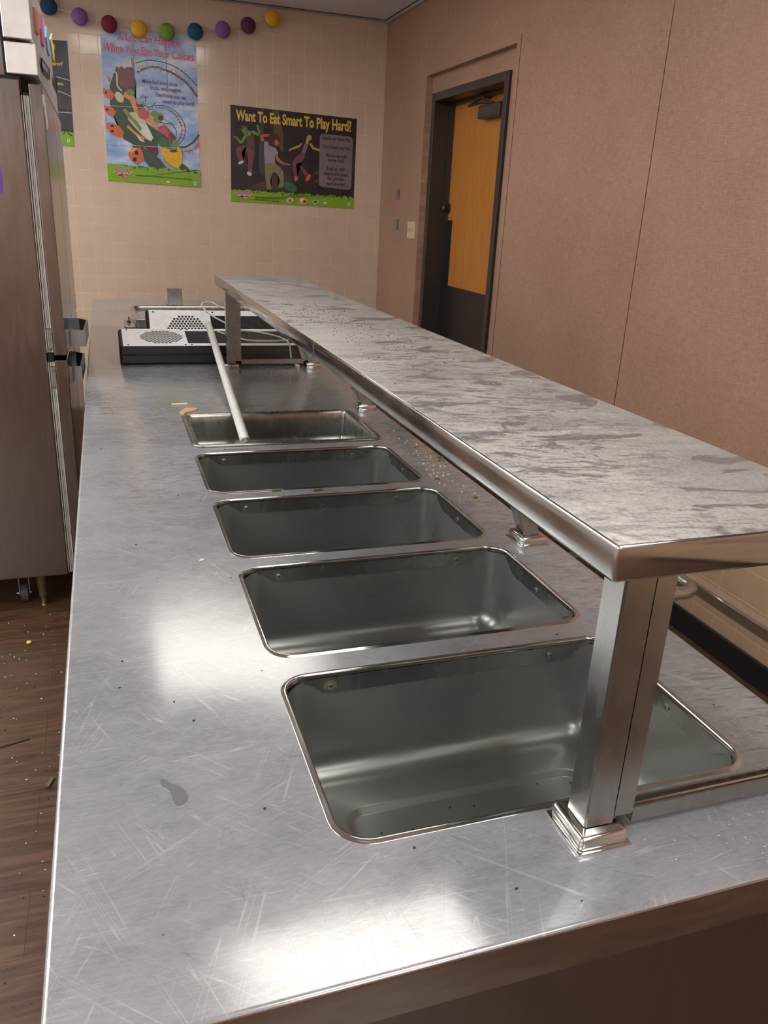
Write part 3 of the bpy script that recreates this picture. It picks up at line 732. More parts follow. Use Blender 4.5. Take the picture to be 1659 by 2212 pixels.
def specks(name, n, fn, size, mat, label):
    bm = bmesh.new()
    for _ in range(n):
        x, y, z = fn(); s = size * random.uniform(.5, 1.5); a0 = random.uniform(0, PI); k = random.randint(4, 6)
        el = random.uniform(.5, 1)
        ps = [(x + s * math.cos(a0 + 2 * PI * i / k), y + s * el * math.sin(a0 + 2 * PI * i / k)) for i in range(k)]
        prism(bm, ps, 2, z + .0001, z + .0001 + s * .7)
    return tag(obj(name, bm, mat), label, 'crumbs', kind='stuff')
dark = flat('dark_crumb', (46, 40, 36), .8); pale = flat('pale_crumb', (226, 220, 206), .8)
g = random.gauss
def clampx(v, a, b): return min(b, max(a, v))
specks('dark_crumbs', 420, lambda: (clampx(g(.36, .06), .225, .53), clampx(g(3.1, .3), 2.2, 4.3), SZ1), .0010, dark, 'dark pepper-like crumbs scattered on the far half of the overshelf')
specks('pale_crumbs', 70, lambda: (random.uniform(.225, .53), clampx(g(2.7, .4), 1.8, 4.3), SZ1), .0009, pale, 'pale crumbs on the overshelf top')
def onwork():
    while True:
        x, y = random.uniform(-.26, .61), random.uniform(1.6, 4.3)
        if not any(a - .02 < y < b + .02 and -.02 < x < .525 for a, b in WELLS + [PANY]): return (x, y, ZC)
specks('worktop_crumbs', 70, onwork, .0013, dark, 'tiny dark crumbs on the steel worktop')
specks('worktop_flecks', 60, lambda: (clampx(g(.57, .02), .535, .61), clampx(g(2.95, .15), 2.6, 3.4), ZC), .0015, pale, 'white flecks on the worktop strip under the overshelf')
specks('salt_grains', 50, lambda: (clampx(g(.42, .07), .3, .61), clampx(g(1.64, .02), 1.6, 1.66), ZC), .0005, pale, 'tiny white grains on the near right corner of the worktop')
specks('well_crumbs', 26, lambda: (random.uniform(.08, .42), random.uniform(1.80, 1.96), ZC - .1798), .0013, dark, 'dark crumbs on the floor of the nearest food well')
specks('floor_crumbs', 160, lambda: (random.uniform(-.75, -.3), random.uniform(2.3, 4.1), 0), .0016, pale, 'pale crumbs scattered over the floor beside the counter')
specks('floor_grit', 80, lambda: (random.uniform(-.7, -.3), random.uniform(2.0, 3.6), 0), .002, dark, 'dark grit on the floor beside the counter')

# ------------------------------------------------------------------ wall fittings
sw = thing('light_switch', (XW, 6.77, 1.39), 'ivory double light switch plate beside the door alcove', 'light switch')
a, b = at((882, 478), 0, XW), at((896, 516), 0, XW)
obj('switch_plate', B(XW - .005, XW - .0002, b.y, a.y, b.z, a.z, bev=.0015), M['ivory'], sw)
for dy in (-.028, .028): obj('toggle', B(XW - .016, XW - .005, (a.y + b.y) / 2 + dy - .006, (a.y + b.y) / 2 + dy + .006, (a.z + b.z) / 2 - .01, (a.z + b.z) / 2 + .012, bev=.002), M['ivory'], sw)
for q0, q1, lb in (((858, 408), (866, 432), 'small steel wall clip left of the alcove, upper of two'), ((855, 473), (863, 497), 'small steel wall clip left of the alcove, lower of two, beside the switch')):
    a, b = at(q0, 0, XW), at(q1, 0, XW); ym = (a.y + b.y) / 2
    bm = B(XW - .004, XW - .0002, ym - .022, ym + .022, b.z, a.z, bev=.001); box(bm, XW - .014, XW - .004, ym - .012, ym + .012, b.z + .008, a.z - .008, bev=.003)
    tag(obj('wall_clip', bm, M['aluminium'], origin=(XW, ym, (a.z + b.z) / 2)), lb, 'wall clip', 'steel clips on the right wall')

# ------------------------------------------------------------------ garland of paper balls
balls = [((105, 13), 'navy', 'dark navy paper ball, leftmost on the garland'), ((172, 36), 'lilac', 'lilac paper ball left of the roller coaster poster'), ((236, 52), 'wine', 'wine red paper ball at the top left corner of the tall poster'),
         ((300, 62), 'yellow', 'golden yellow paper ball overlapping the tall poster'), ((361, 68), 'green', 'leaf green paper ball, the only green one'), ((422, 68), 'teal', 'teal blue paper ball at the top right corner of the tall poster'),
         ((481, 64), 'lilac', 'lilac paper ball right of the tall poster'), ((536, 55), 'plum', 'dark plum paper ball near the right end of the garland'), ((588, 39), 'yellow', 'golden yellow paper ball, rightmost on the garland')]
bmsrc = bmesh.new(); NL = 36; r0 = .052
rings = []
for i in range(1, 12):
    th = PI * i / 12; ring = []
    for k in range(NL * 2):
        rr = r0 * (1 if k % 2 else .972); ph = PI * k / NL
        ring.append(bmsrc.verts.new((rr * math.sin(th) * math.cos(ph), rr * math.sin(th) * math.sin(ph) * .7, r0 * math.cos(th))))
    rings.append(ring)
tp, bt = bmsrc.verts.new((0, 0, r0)), bmsrc.verts.new((0, 0, -r0))
for a, b in zip(rings, rings[1:]):
    for k in range(len(a)): bmsrc.faces.new((a[k], a[(k + 1) % len(a)], b[(k + 1) % len(a)], b[k]))
for k in range(len(rings[0])): bmsrc.faces.new((tp, rings[0][(k + 1) % len(rings[0])], rings[0][k])); bmsrc.faces.new((bt, rings[-1][k], rings[-1][(k + 1) % len(rings[0])]))
bmesh.ops.rotate(bmsrc, verts=bmsrc.verts[:], matrix=Matrix.Rotation(.25, 3, 'Y'))
bp_ = None; spts = []
for q, c, lb in balls:
    P = at(q, 1, YB - .045); spts.append(P)
    me = D.meshes.new('paper_ball')
    bmsrc.to_mesh(me); me.materials.append(M['ball_' + c])
    o = D.objects.new('paper_ball', me); COL.objects.link(o); o.location = P
    tag(o, lb, 'decoration', 'paper balls of the garland')
sag = [Vector((-1.4, YB - .03, 2.74))]
path = [Vector((-1.1, YB - .035, 2.78))] + spts + [Vector((1.25, YB - .035, 2.74)), Vector((1.45, YB - .01, 2.765))]
tag(obj('garland_string', tube(bmesh.new(), catmull([p + Vector((0, 0, .004)) for p in path], 6), .0022, 6), M['string'], origin=spts[4]), 'white string carrying the row of paper balls', 'string')

# ------------------------------------------------------------------ posters
class Poster:
    """flat paper on the back wall; artwork drawn as thin ink layers at real wall positions"""
    def __init__(s, name, quad, label, mat, depth=.0012):
        s.c = sum((at(q, 1, YB) for q in quad), Vector()) / 4
        s.root = thing(name, (s.c.x, YB, s.c.z), label, 'poster'); s.n = 0; s.y = YB - .0005 - depth
        bm = prism(bmesh.new(), [(at(q, 1, YB).x, at(q, 1, YB).z) for q in quad], 1, YB - .0004, s.y)
        obj('sheet', bm, mat, s.root); s.groups = {}
    def bmf(s, part, mat):
        s.groups.setdefault(part, {}); g_ = s.groups[part]
        if mat.name not in g_: g_[mat.name] = (bmesh.new(), mat)
        return g_[mat.name][0]
    def lay(s): s.n += 1; return s.y - .00006 * s.n
    def poly(s, part, mat, pts, y=None):
        y = y if y is not None else s.lay(); bm = s.bmf(part, mat); P_ = [at(q, 1, YB) for q in pts]
        vs = [bm.verts.new((p.x, y, p.z)) for p in P_]
        f_ = bm.faces.new(vs); 
        r_ = bmesh.ops.triangulate(bm, faces=[f_])
    def ell(s, part, mat, c, rx, ry, rot=0, n=20):
        s.poly(part, mat, [(c[0] + rx * math.cos(2 * PI * k / n) * math.cos(rot) - ry * math.sin(2 * PI * k / n) * math.sin(rot), c[1] + rx * math.cos(2 * PI * k / n) * math.sin(rot) + ry * math.sin(2 * PI * k / n) * math.cos(rot)) for k in range(n)])
    def stroke(s, part, mat, pts, wd, smooth=True):
        pts = [Vector((p[0], p[1], 0)) for p in pts]
        wds = wd if isinstance(wd, (list, tuple)) else [wd] * len(pts)
        if smooth and len(pts) > 2:
            out, wo = [], []
            m = 6; cpts = catmull(pts, m)
            for i in range(len(cpts)): k = i / m; a = min(int(k), len(wds) - 1); b = min(a + 1, len(wds) - 1); wo.append(wds[a] + (wds[b] - wds[a]) * (k - a))
            pts, wds = cpts, wo
        L, R = [], []
        for i, p in enumerate(pts):
            d = (pts[min(i + 1, len(pts) - 1)] - pts[max(i - 1, 0)]); d = d.normalized() if d.length else Vector((1, 0, 0)); n_ = Vector((-d.y, d.x, 0))
            L.append(p + n_ * wds[i] / 2); R.append(p - n_ * wds[i] / 2)
        y = s.lay(); bm = s.bmf(part, mat)
        A = [at((p.x, p.y), 1, YB) for p in L]; Bq = [at((p.x, p.y), 1, YB) for p in R]
        A = [bm.verts.new((p.x, y, p.z)) for p in A]; Bq = [bm.verts.new((p.x, y, p.z)) for p in Bq]
        for i in range(len(A) - 1): bm.faces.new((A[i], A[i + 1], Bq[i + 1], Bq[i]))
    def text(s, part, mat, st, a, b, h, bold=0):
        cu = D.curves.new('t', 'FONT'); cu.body = st; cu.size = 1; cu.fill_mode = 'BOTH'; cu.offset = bold; cu.resolution_u = 3
        o = D.objects.new('t', cu); COL.objects.link(o)
        bpy.context.view_layer.update()
        dg = bpy.context.evaluated_depsgraph_get(); me = D.meshes.new_from_object(o.evaluated_get(dg))
        xs = [v.co.x for v in me.vertices]; x0, x1 = min(xs), max(xs)
        a, b = Vector((*a, 0)), Vector((*b, 0)); U = (b - a) / (x1 - x0); V = Vector((0, -h / .70, 0)); y = s.lay()
        bm = s.bmf(part, mat); n0 = len(bm.verts); bm.from_mesh(me); bm.verts.ensure_lookup_table()
        for v in bm.verts[n0:]:
            q = a + U * (v.co.x - x0) + V * v.co.y; p = at((q.x, q.y), 1, YB); v.co = (p.x, y, p.z)
        D.objects.remove(o); D.curves.remove(cu); D.meshes.remove(me)
    def grass(s, part, mat, a, b, amp, n, bl, br):
        """ragged green border whose top follows a-b"""
        y = s.lay(); pts = []
        for i in range(n + 1):
            k = i / n; x = a[0] + (b[0] - a[0]) * k; yy = a[1] + (b[1] - a[1]) * k
            pts.append((x, yy + random.uniform(-amp, amp) * (1 if i % 2 else -.4)))
        s.gtop = (a, b)
        s.poly(part, mat, pts + [br, bl], y)
        for i in range(int(n / 6)):
            k = random.random(); x = a[0] + (b[0] - a[0]) * k; yy = a[1] + (b[1] - a[1]) * k + amp * .4
            s.stroke(part, I('black'), [(x, yy), (x + random.uniform(-1, 1), yy + amp * .8), (x + random.uniform(-3, 3), yy + amp * 1.5)], [2.2, 1.4, .6], False)
    def done(s):
        for part, g_ in s.groups.items():
            # one mesh per part, several ink materials
            big = bmesh.new(); mats = []
            for nm, (bm, mat) in g_.items():
                me = D.meshes.new('tmp'); bm.to_mesh(me); bm.free(); f0 = len(big.faces); big.from_mesh(me); D.meshes.remove(me)
                big.faces.ensure_lookup_table()
                for f_ in big.faces[f0:]: f_.material_index = len(mats); 
                mats.append(mat)
            for f_ in big.faces:
                f_.normal_update()
                if f_.normal.y > 0: f_.normal_flip()
            obj(part, big, mats, s.root, smooth='keep')

for nm, c in dict(pink=(192, 84, 132), halo=(226, 200, 222), purple=(120, 70, 122), dgreen=(62, 82, 66), lgreen=(120, 150, 80), bgreen=(132, 176, 44), orange=(214, 110, 66), dorange=(178, 84, 44), white=(228, 226, 220),
                  cream=(214, 206, 170), yellow=(232, 186, 40), dyellow=(190, 140, 30), red=(192, 58, 50), rose=(196, 92, 98), dred=(110, 34, 52), black=(28, 28, 26), magenta=(190, 40, 110), carrot=(226, 150, 96),
                  title=(226, 196, 84), person_green=(110, 148, 66), olive=(92, 82, 66), mauve=(126, 74, 84), skin_o=(196, 112, 66), hair=(74, 46, 48), shirt=(160, 150, 162), khaki=(140, 130, 98), skin_y=(186, 160, 76), lav=(132, 118, 124),
                  spotb=(92, 64, 48), spotg=(56, 110, 80), blue=(46, 52, 96), beam=(92, 84, 52), dblue=(64, 74, 92), grey=(92, 94, 104), cloud=(206, 214, 232)).items(): ink(nm, c)
I = lambda k: M['ink_' + k]
def paper(name, stops, scale, vec=(1, 1, 1), crease=True):
    t = NT(name); n_ = t.noise(t.co(vec), scale, 4, .6)
    c = t.ramp(n_, stops)
    t.set(Base_Color=c, Roughness=.28); t.bump(t.noise(t.co((1, 1, 1)), 4, 3), .25, .006); return t.m
SKY = paper('sky_print', [(.35, lin((122, 158, 212))), (.5, lin((160, 186, 226))), (.62, lin((206, 216, 236))), (.75, lin((226, 230, 240)))], 4.5, (1, 1, 1.8))
NIGHT = paper('night_print', [(.35, lin((34, 31, 33))), (.55, lin((48, 44, 48))), (.7, lin((58, 62, 74)))], 3)
DUSK = paper('dusk_print', [(.35, lin((58, 58, 62))), (.6, lin((76, 78, 86))), (.75, lin((88, 96, 92)))], 5)

# tall poster
A_ = lambda pts: [(200 + x * .1507, 40 + y * .1507) for x, y in pts]
B_ = lambda pts: [(210 + x * .14467, 200 + y * .14467) for x, y in pts]
p1 = Poster('tall_poster', [(216, 65), (423, 76), (433, 405), (234, 390)], 'tall sky blue poster of a roller coaster made of vegetables', SKY)
def track(outer, inner, w1, w2, nr, rung=I('orange')):
    p1.stroke('roller_coaster_picture', I('dgreen'), outer, w1); p1.stroke('roller_coaster_picture', I('dgreen'), inner, w2)
    co, ci = catmull([Vector((*p, 0)) for p in outer], 8), catmull([Vector((*p, 0)) for p in inner], 8)
    for k in range(nr):
        a = ci[int((len(ci) - 1) * (k + .5) / nr)]; b = co[int((len(co) - 1) * (k + .5) / nr)]; d = (b - a) * .6
        p1.stroke('roller_coaster_picture', rung, [(a.x - d.x * .8, a.y - d.y * .8), (a.x + d.x, a.y + d.y)], 1.5, False)
track(A_([(620, 640), (730, 608), (850, 600), (1050, 640), (1220, 715), (1370, 830), (1500, 975)]), A_([(640, 770), (760, 712), (900, 698), (1060, 745), (1200, 815), (1370, 945), (1500, 1125)]), 2.2, 4.5, 11)
track(B_([(750, 225), (880, 195), (1010, 200), (1150, 270), (1260, 390), (1312, 530), (1290, 680), (1205, 785)]), B_([(760, 260), (900, 232), (1020, 240), (1130, 300), (1215, 400), (1262, 530), (1240, 670), (1170, 770)]), 1.6, 1.4, 18, I('dorange'))
p1.stroke('roller_coaster_picture', I('dgreen'), B_([(880, 430), (1000, 460), (1100, 470), (1165, 540), (1180, 600), (1170, 690)]), 1.8)
p1.stroke('roller_coaster_picture', I('dgreen'), B_([(980, 395), (1060, 430), (1140, 480)]), 1.2)
track(B_([(1210, 815), (1320, 810), (1430, 740), (1520, 630)]), B_([(1240, 890), (1380, 870), (1470, 820), (1525, 760)]), 4, 1.6, 6)
rp = 'roller_coaster_picture'
p1.poly(rp, I('dgreen'), A_([(245, 960), (300, 800), (340, 690), (420, 690), (560, 760), (620, 900), (600, 1120), (620, 1330), (250, 1300)]))
p1.poly(rp, I('mauve'), A_([(350, 700), (560, 700), (600, 780), (590, 960), (480, 1010), (380, 960), (350, 830)]))
for q in ([(350, 690), (395, 620), (385, 720)], [(425, 700), (495, 590), (470, 720)], [(500, 640), (560, 560), (620, 600), (590, 680)], [(640, 740), (710, 690), (680, 760)]): p1.poly(rp, I('cream'), A_(q))
p1.stroke(rp, I('cream'), A_([(310, 760), (345, 800), (355, 960), (420, 1040)]), 3)
p1.stroke(rp, I('grey'), A_([(560, 570), (575, 700), (590, 850)]), 2.2)
p1.poly(rp, I('orange'), A_([(205, 810), (265, 870), (245, 920), (220, 880)]))
p1.poly(rp, I('dgreen'), B_([(190, 150), (560, 90), (640, 240), (720, 420), (930, 700), (900, 800), (620, 820), (400, 700), (290, 420), (210, 300)]))
p1.stroke(rp, I('carrot'), B_([(400, 20), (520, 90), (560, 210), (640, 360), (800, 420), (910, 570)]), [12, 13, 9, 10, 12, 6])
for q, r_ in (((150, 20), 1), ((170, 275), 1)): p1.poly(rp, I('orange'), B_([(q[0] - 70, q[1] - 90), (q[0] + 60, q[1] - 50), (q[0] + 110, q[1] + 20), (q[0] + 70, q[1] + 90), (q[0] - 10, q[1] + 60), (q[0] - 60, q[1] - 10)])); p1.ell(rp, I('black'), B_([(q[0] - 20, q[1] - 20)])[0], 2.8, 3)
p1.poly(rp, I('orange'), B_([(135, 450), (230, 455), (330, 500), (400, 600), (380, 665), (290, 665), (190, 610), (145, 530)]))
for q in ((225, 498), (225, 578)): p1.ell(rp, I('black'), B_([q])[0], 3.4, 3)
p1.ell(rp, I('lgreen'), B_([(500, 0)])[0], 9, 7, .4); p1.ell(rp, I('cream'), B_([(330, 70)])[0], 8, 13, -.6)
p1.poly(rp, I('cream'), B_([(450, 300), (560, 290), (700, 400), (840, 580), (850, 640), (810, 730), (720, 690), (560, 520), (460, 400)]))
p1.poly(rp, I('white'), B_([(600, 450), (700, 470), (840, 590), (850, 640), (800, 720), (700, 640)]))
p1.stroke(rp, I('lgreen'), B_([(400, 250), (480, 350), (590, 470), (650, 560)]), 8)
p1.stroke(rp, I('carrot'), B_([(450, 500), (560, 600), (700, 700)]), 5)
p1.poly(rp, I('rose'), B_([(590, 250), (700, 240), (780, 290), (780, 370), (700, 410), (620, 370)]))
p1.poly(rp, I('dred'), B_([(600, 180), (680, 170), (700, 230), (610, 250)]))
p1.poly(rp, I('lgreen'), B_([(640, 130), (700, 150), (760, 220), (700, 200)])); p1.poly(rp, I('white'), B_([(570, 620), (610, 650), (720, 745), (640, 720)]))
for q in ((850, 320, 9), (930, 350, 8), (900, 400, 9)): p1.ell(rp, I('lgreen'), B_([q[:2]])[0], q[2], q[2] * .8)
p1.ell(rp, I('dred'), B_([(945, 380)])[0], 5, 6)
p1.poly(rp, I('red'), B_([(900, 520), (1000, 480), (1080, 560), (1140, 700), (1100, 790), (1000, 700)])); p1.poly(rp, I('rose'), B_([(920, 540), (1000, 510), (1060, 600), (1050, 700), (980, 640)]))
p1.poly(rp, I('dgreen'), B_([(720, 440), (800, 500), (920, 580), (1060, 680), (1100, 840), (960, 820), (850, 700)])); p1.ell(rp, I('spotg'), B_([(990, 740)])[0], 14, 10, .5)
p1.poly(rp, I('dgreen'), B_([(1080, 570), (1160, 650), (1190, 790), (1120, 830)])); p1.poly(rp, I('lgreen'), B_([(1130, 700), (1190, 720), (1200, 840), (1090, 870)]))
p1.poly(rp, I('dred'), B_([(700, 800), (900, 800), (910, 900), (870, 970), (780, 900)]))
p1.poly(rp, I('dgreen'), B_([(500, 780), (660, 800), (860, 930), (950, 1010), (1040, 1140), (800, 1130), (690, 1000)]))
p1.stroke(rp, I('grey'), B_([(690, 860), (850, 1010), (950, 1120)]), 1.5)
p1.poly(rp, I('dgreen'), B_([(1180, 1110), (1260, 1050), (1340, 1110), (1400, 1190), (1300, 1180)]))
p1.poly(rp, I('orange'), B_([(465, 900), (510, 840), (640, 815), (680, 900), (700, 1010), (590, 1070), (520, 1030), (470, 960)])); p1.poly(rp, I('yellow'), B_([(490, 870), (560, 825), (600, 830), (510, 900)]))
for q in ((585, 898), (560, 1000)): p1.ell(rp, I('black'), B_([q])[0], 4, 5)
p1.poly(rp, I('yellow'), B_([(930, 820), (1020, 830), (1100, 870), (1190, 860), (1210, 800), (1250, 850), (1272, 940), (1260, 1060), (1210, 1130), (1130, 1120), (1040, 1050), (980, 960)]))
p1.poly(rp, I('dyellow'), B_([(960, 920), (1020, 1010), (1120, 1100), (1210, 1130), (1130, 1125), (1030, 1060)])); p1.ell(rp, I('dred'), B_([(1140, 875)])[0], 8, 3)
for a, b in (((640, 95), (690, 20)), ((720, 140), (715, 50)), ((660, 70), (760, 70)), ((800, 215), (880, 140))): p1.stroke(rp, I('dgreen'), B_([a, b]), 1.3, False)
# creases of the folded sheet
for k in (288, 359): p1.stroke('fold_lines', I('dblue'), [(k - 2, 68 + (k - 216) * .05), (k + 3, 200)], .9, False)
for yy in (141, 228, 311): p1.stroke('fold_lines', I('cloud'), [(219 + (yy - 65) * .05, yy), (426 + (yy - 76) * .03, yy + 12)], .9, False)
p1.grass('grass_border', I('bgreen'), (231, 354), (432, 370), 3.5, 70, (234, 390), (433, 405))
for st, a, b, h in (('A Lot Can Happen', (254, 85.5), (387, 101), 16.5), ('When You Eat Your Colors', (223, 109), (418, 132), 17)):
    p1.text('lettering', I('halo'), st, a, b, h, .05); p1.text('lettering', I('pink'), st, a, b, h, .012)
for st, a, b in (('Make half your plate', (307, 178.6), (382.3, 187)), ('fruits and veggies.', (324.3, 193), (392, 199.7)), ("They'll help you eat", (334, 208), (402, 215.6)), ('smart to play hard!', (350.7, 223), (419, 229))):
    p1.text('lettering', I('purple'), st, a, b, 8.5, .012)
p1.text('lettering', I('black'), 'Explore a world of possibilities in the garden and on your plate.', (293, 379.5), (415, 389), 3.4, .02)
def logo(p, x, y, s):
    p.poly('logo', I('white'), [(x, y - 1), (x + 5 * s, y + 3 * s), (x + 12 * s, y + 11 * s), (x + 24 * s, y + 12 * s), (x + 32 * s, y + 7 * s), (x + 38 * s, y - 1), (x + 32 * s, y + 4 * s), (x + 8 * s, y + 3 * s)])
    p.ell('logo', I('olive'), (x + 15 * s, y + 8 * s), 6 * s, 2.6 * s); p.ell('logo', I('rose'), (x + 25 * s, y + 8 * s), 5 * s, 2.4 * s); p.ell('logo', I('orange'), (x + 19 * s, y + 11.5 * s), 4 * s, 1.4 * s)
    p.text('logo', I('halo'), 'DIG IN!', (x + 5 * s, y + 5 * s), (x + 33 * s, y + 6 * s), 9.5 * s, .06); p.text('logo', I('magenta'), 'DIG IN!', (x + 5 * s, y + 5 * s), (x + 33 * s, y + 6 * s), 9.5 * s, .02)
logo(p1, 245, 369, 1.1)
p1.ell('logo', I('white'), (421.5, 396), 3.8, 3.8); p1.ell('logo', I('lav'), (421.5, 396), 2, 2); p1.poly('logo', I('white'), [(360, 391), (367, 391.5), (367.5, 395), (360, 394.5)])
p1.done()

# wide poster
C3 = lambda pts: [(490 + x * .10854, 220 + y * .10854) for x, y in pts]
C4 = lambda pts: [(630 + x * .10854, 220 + y * .10854) for x, y in pts]
p2 = Poster('wide_poster', [(497.5, 226), (771, 257), (763, 451), (499.5, 435)], 'wide dark poster of dancing people with yellow title Want To Eat Smart To Play Hard?', NIGHT)
dp = 'dancers_picture'
p2.poly(dp, I('beam'), C3([(900, 160), (1030, 170), (1120, 620), (1130, 1000), (1080, 1000), (940, 640)]))
p2.poly(dp, I('dblue'), C3([(690, 120), (730, 125), (735, 1480), (640, 1400), (640, 900)]))
p2.poly(dp, I('spotb'), C3([(480, 1700), (640, 1610), (860, 1530), (1150, 1500), (1290, 1540), (1200, 1620), (1000, 1740), (700, 1760)]))
p2.ell(dp, I('spotg'), C3([(1250, 1690)])[0], 17, 9, .5); p2.ell(dp, I('blue'), C3([(540, 1400)])[0], 6, 4)
p2.poly(dp, I('spotb'), C4([(420, 1400), (560, 1370), (640, 1380), (640, 1440), (450, 1440)])); p2.poly(dp, I('spotb'), C4([(420, 1570), (560, 1530), (700, 1530), (700, 1600), (450, 1610)]))
# green dancer
p2.stroke(dp, I('person_green'), C3([(130, 690), (190, 710), (240, 770), (285, 810), (330, 740), (400, 640)]), [3, 4, 4, 6, 6, 7])
p2.stroke(dp, I('person_green'), C3([(490, 590), (560, 620), (620, 650), (640, 590), (620, 520), (610, 460)]), [6, 6, 6, 5, 4, 6])
p2.poly(dp, I('person_green'), C3([(400, 570), (480, 590), (480, 680), (420, 690)])); p2.ell(dp, I('olive'), C3([(350, 530)])[0], 7.5, 7); p2.ell(dp, I('person_green'), C3([(350, 570)])[0], 5, 8, -.3)
p2.stroke(dp, I('olive'), C3([(330, 490), (290, 540), (230, 580)]), [4, 3, 1.5])
p2.poly(dp, I('olive'), C3([(410, 680), (540, 640), (550, 760), (550, 940), (430, 900), (390, 860)]))
p2.poly(dp, I('mauve'), C3([(190, 920), (260, 880), (390, 855), (470, 930), (550, 950), (545, 1130), (510, 1240), (500, 1390), (410, 1390), (420, 1180), (400, 1010), (290, 1010), (340, 1170), (240, 1170), (195, 1050)]))
p2.ell(dp, I('cream'), C3([(280, 1205)])[0], 7, 3, -.4); p2.ell(dp, I('cream'), C3([(448, 1430)])[0], 6, 4.2, .5)
# middle dancer
p2.stroke(dp, I('skin_o'), C3([(880, 665), (760, 670), (690, 700), (730, 780)]), [5, 6, 6, 7])
p2.stroke(dp, I('skin_o'), C3([(980, 1060), (1020, 1150), (1130, 1230), (1270, 1250)]), [6, 6, 5, 2])
p2.poly(dp, I('shirt'), C3([(740, 790), (800, 780), (860, 880), (960, 910), (1020, 1000), (1010, 1050), (950, 1060), (960, 1230), (870, 1240), (750, 1220), (740, 1000)]))
p2.ell(dp, I('hair'), C3([(930, 740)])[0], 13, 12, .4); p2.poly(dp, I('hair'), C3([(810, 700), (900, 660), (960, 860), (830, 870)])); p2.ell(dp, I('skin_o'), C3([(985, 815)])[0], 4.5, 7)
p2.poly(dp, I('khaki'), C3([(750, 1220), (960, 1230), (1070, 1310), (1125, 1400), (1135, 1560), (1110, 1710), (1020, 1710), (1050, 1560), (1010, 1440), (930, 1390), (880, 1480), (860, 1600), (895, 1730), (800, 1740), (760, 1500)]))
# right dancer
p2.stroke(dp, I('skin_y'), C4([(200, 830), (130, 890), (20, 930), (-60, 970)]), [3, 5, 4, 3])
p2.stroke(dp, I('skin_y'), C4([(370, 830), (430, 920), (540, 960), (600, 1020), (640, 1050)]), [4, 5, 5, 4, 2])
p2.ell(dp, I('skin_y'), C4([(345, 720)])[0], 5.5, 6.5, .5); p2.poly(dp, I('skin_y'), C4([(290, 740), (340, 790), (330, 850), (270, 830)])); p2.poly(dp, I('rose'), C4([(300, 620), (330, 600), (330, 630)]))
p2.poly(dp, I('lav'), C4([(260, 820), (330, 850), (270, 1020), (190, 1010)])); p2.poly(dp, I('mauve'), C4([(180, 1010), (260, 1020), (260, 1100), (200, 1200), (100, 1230), (90, 1300), (110, 1480), (40, 1480), (10, 1220), (60, 1130)]))
p2.poly(dp, I('mauve'), C4([(150, 1270), (220, 1290), (330, 1440), (260, 1480)])); p2.poly(dp, I('orange'), C4([(50, 1480), (130, 1490), (110, 1570), (60, 1580)])); p2.poly(dp, I('orange'), C4([(300, 1480), (350, 1430), (385, 1470), (340, 1560), (270, 1585)]))
# text box
bx = []
tl, tr, brq, blq = (690.5, 288.5), (762, 296), (758.5, 411), (688.5, 403)
for (cc, d1, d2) in ((tl, (0, 1), (1, .1)), (tr, (-1, -.1), (0, 1)), (brq, (0, -1), (-1, -.1)), (blq, (1, .1), (0, -1))):
    r_ = 9; a = (cc[0] + d1[0] * r_, cc[1] + d1[1] * r_); b = (cc[0] + d2[0] * r_, cc[1] + d2[1] * r_)
    for k in range(5):
        s_ = k / 4; bx.append((a[0] * (1 - s_) ** 2 + cc[0] * 2 * s_ * (1 - s_) + b[0] * s_ * s_, a[1] * (1 - s_) ** 2 + cc[1] * 2 * s_ * (1 - s_) + b[1] * s_ * s_))
p2.poly('text_box', I('lav'), bx)
p2.text('lettering', I('title'), 'Want To Eat Smart To Play Hard?', (509.5, 258.5), (759, 284), 22, .035)
for st, a, b in (('Snack on bean dip.', (696.3, 301), (757.8, 306)), ('Try a bean burrito.', (696, 320), (758.5, 325)), ('Warm up with', (703.5, 339), (749.3, 342.5)), ('veggie chili.', (707, 348.5), (744.5, 352)),
                 ('Fuel up with', (706, 367), (745.7, 370)), ('beans and peas', (700, 377.5), (750.5, 381.5)), ('for protein', (707, 388), (743.3, 391.5)), ('and energy!', (705.4, 399.5), (744, 402.5))):
    p2.text('lettering', I('black'), st, a, b, 7.6, .02)
p2.grass('grass_border', I('bgreen'), (499.5, 409), (765, 426), 3, 90, (499.5, 435), (763, 451))
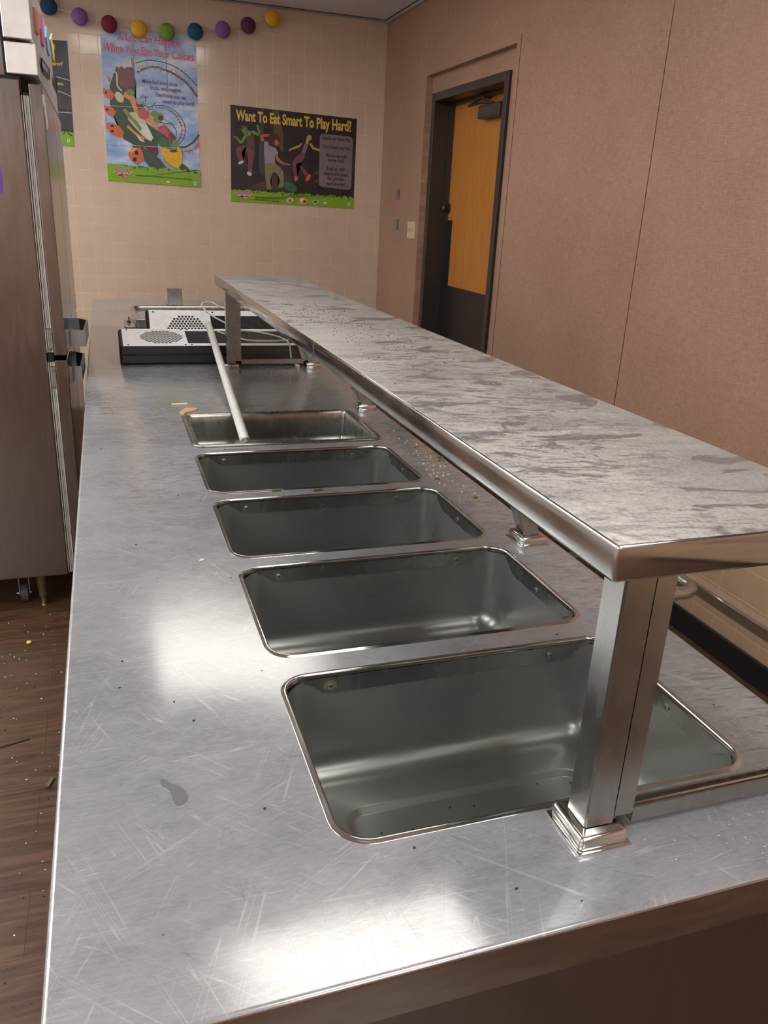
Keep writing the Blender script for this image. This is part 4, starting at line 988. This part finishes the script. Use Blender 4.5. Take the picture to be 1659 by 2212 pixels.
p2.text('lettering', I('black'), 'Explore a world of possibilities', (550.4, 427), (603, 430.5), 3.2, .02); p2.text('lettering', I('black'), 'in the garden and on your plate.', (550.4, 432.5), (604, 436.5), 3.2, .02)
logo(p2, 506, 416, 1.05)
for c, r_, m_ in (((625.5, 432), 7.5, 'cream'), ((654, 434), 10, 'carrot'), ((681, 436), 6, 'halo')): p2.ell('food_pictures', I(m_), c, r_, r_ * .75)
p2.ell('food_pictures', I('rose'), (626, 433), 4, 3); p2.ell('food_pictures', I('white'), (653, 433), 6, 4, .4); p2.ell('food_pictures', I('dred'), (657, 435), 3.4, 2.6); p2.ell('food_pictures', I('olive'), (681, 436), 4.4, 3)
p2.ell('logo', I('white'), (752.5, 441), 3.6, 3.6); p2.ell('logo', I('lav'), (752.5, 441), 1.8, 1.8); p2.ell('logo', I('white'), (702, 438), 4, 2.2)
p2.done()

# poster half hidden by the refrigerator
p0 = Poster('corner_poster', [(62, 82), (145, 88.5), (161, 317), (86, 311)], 'dark poster with yellow words partly hidden behind the refrigerator', DUSK)
p0.text('lettering', I('title'), 'bing?', (110, 141), (135.5, 142.5), 8.5, .02); p0.text('lettering', I('title'), 'ies.', (121, 183), (138.5, 184.5), 7.5, .02); p0.text('lettering', I('title'), '!', (112, 119), (118.5, 119.5), 24, .04)
for pts in ([(118, 165), (130, 168), (150.5, 174)], [(120, 195), (135, 200), (152.5, 208)], [(120, 242), (140, 243), (155.5, 244)]): p0.stroke('fold_lines', I('cloud'), pts, 1.3)
for pts in ([(112, 163), (130, 164), (149, 165)], [(122, 236), (140, 238), (155, 240)]): p0.stroke('fold_lines', I('black'), pts, 1.6)
p0.grass('grass_border', I('bgreen'), (84, 284), (158.5, 286), 2.5, 24, (86, 311), (161, 317))
p0.stroke('grass_border', I('black'), [(148, 288), (152, 291), (156, 294)], 2.2); p0.ell('logo', I('white'), (148, 303.5), 3.6, 3.8); p0.ell('logo', I('lav'), (148, 303.5), 1.8, 1.9)
p0.done()
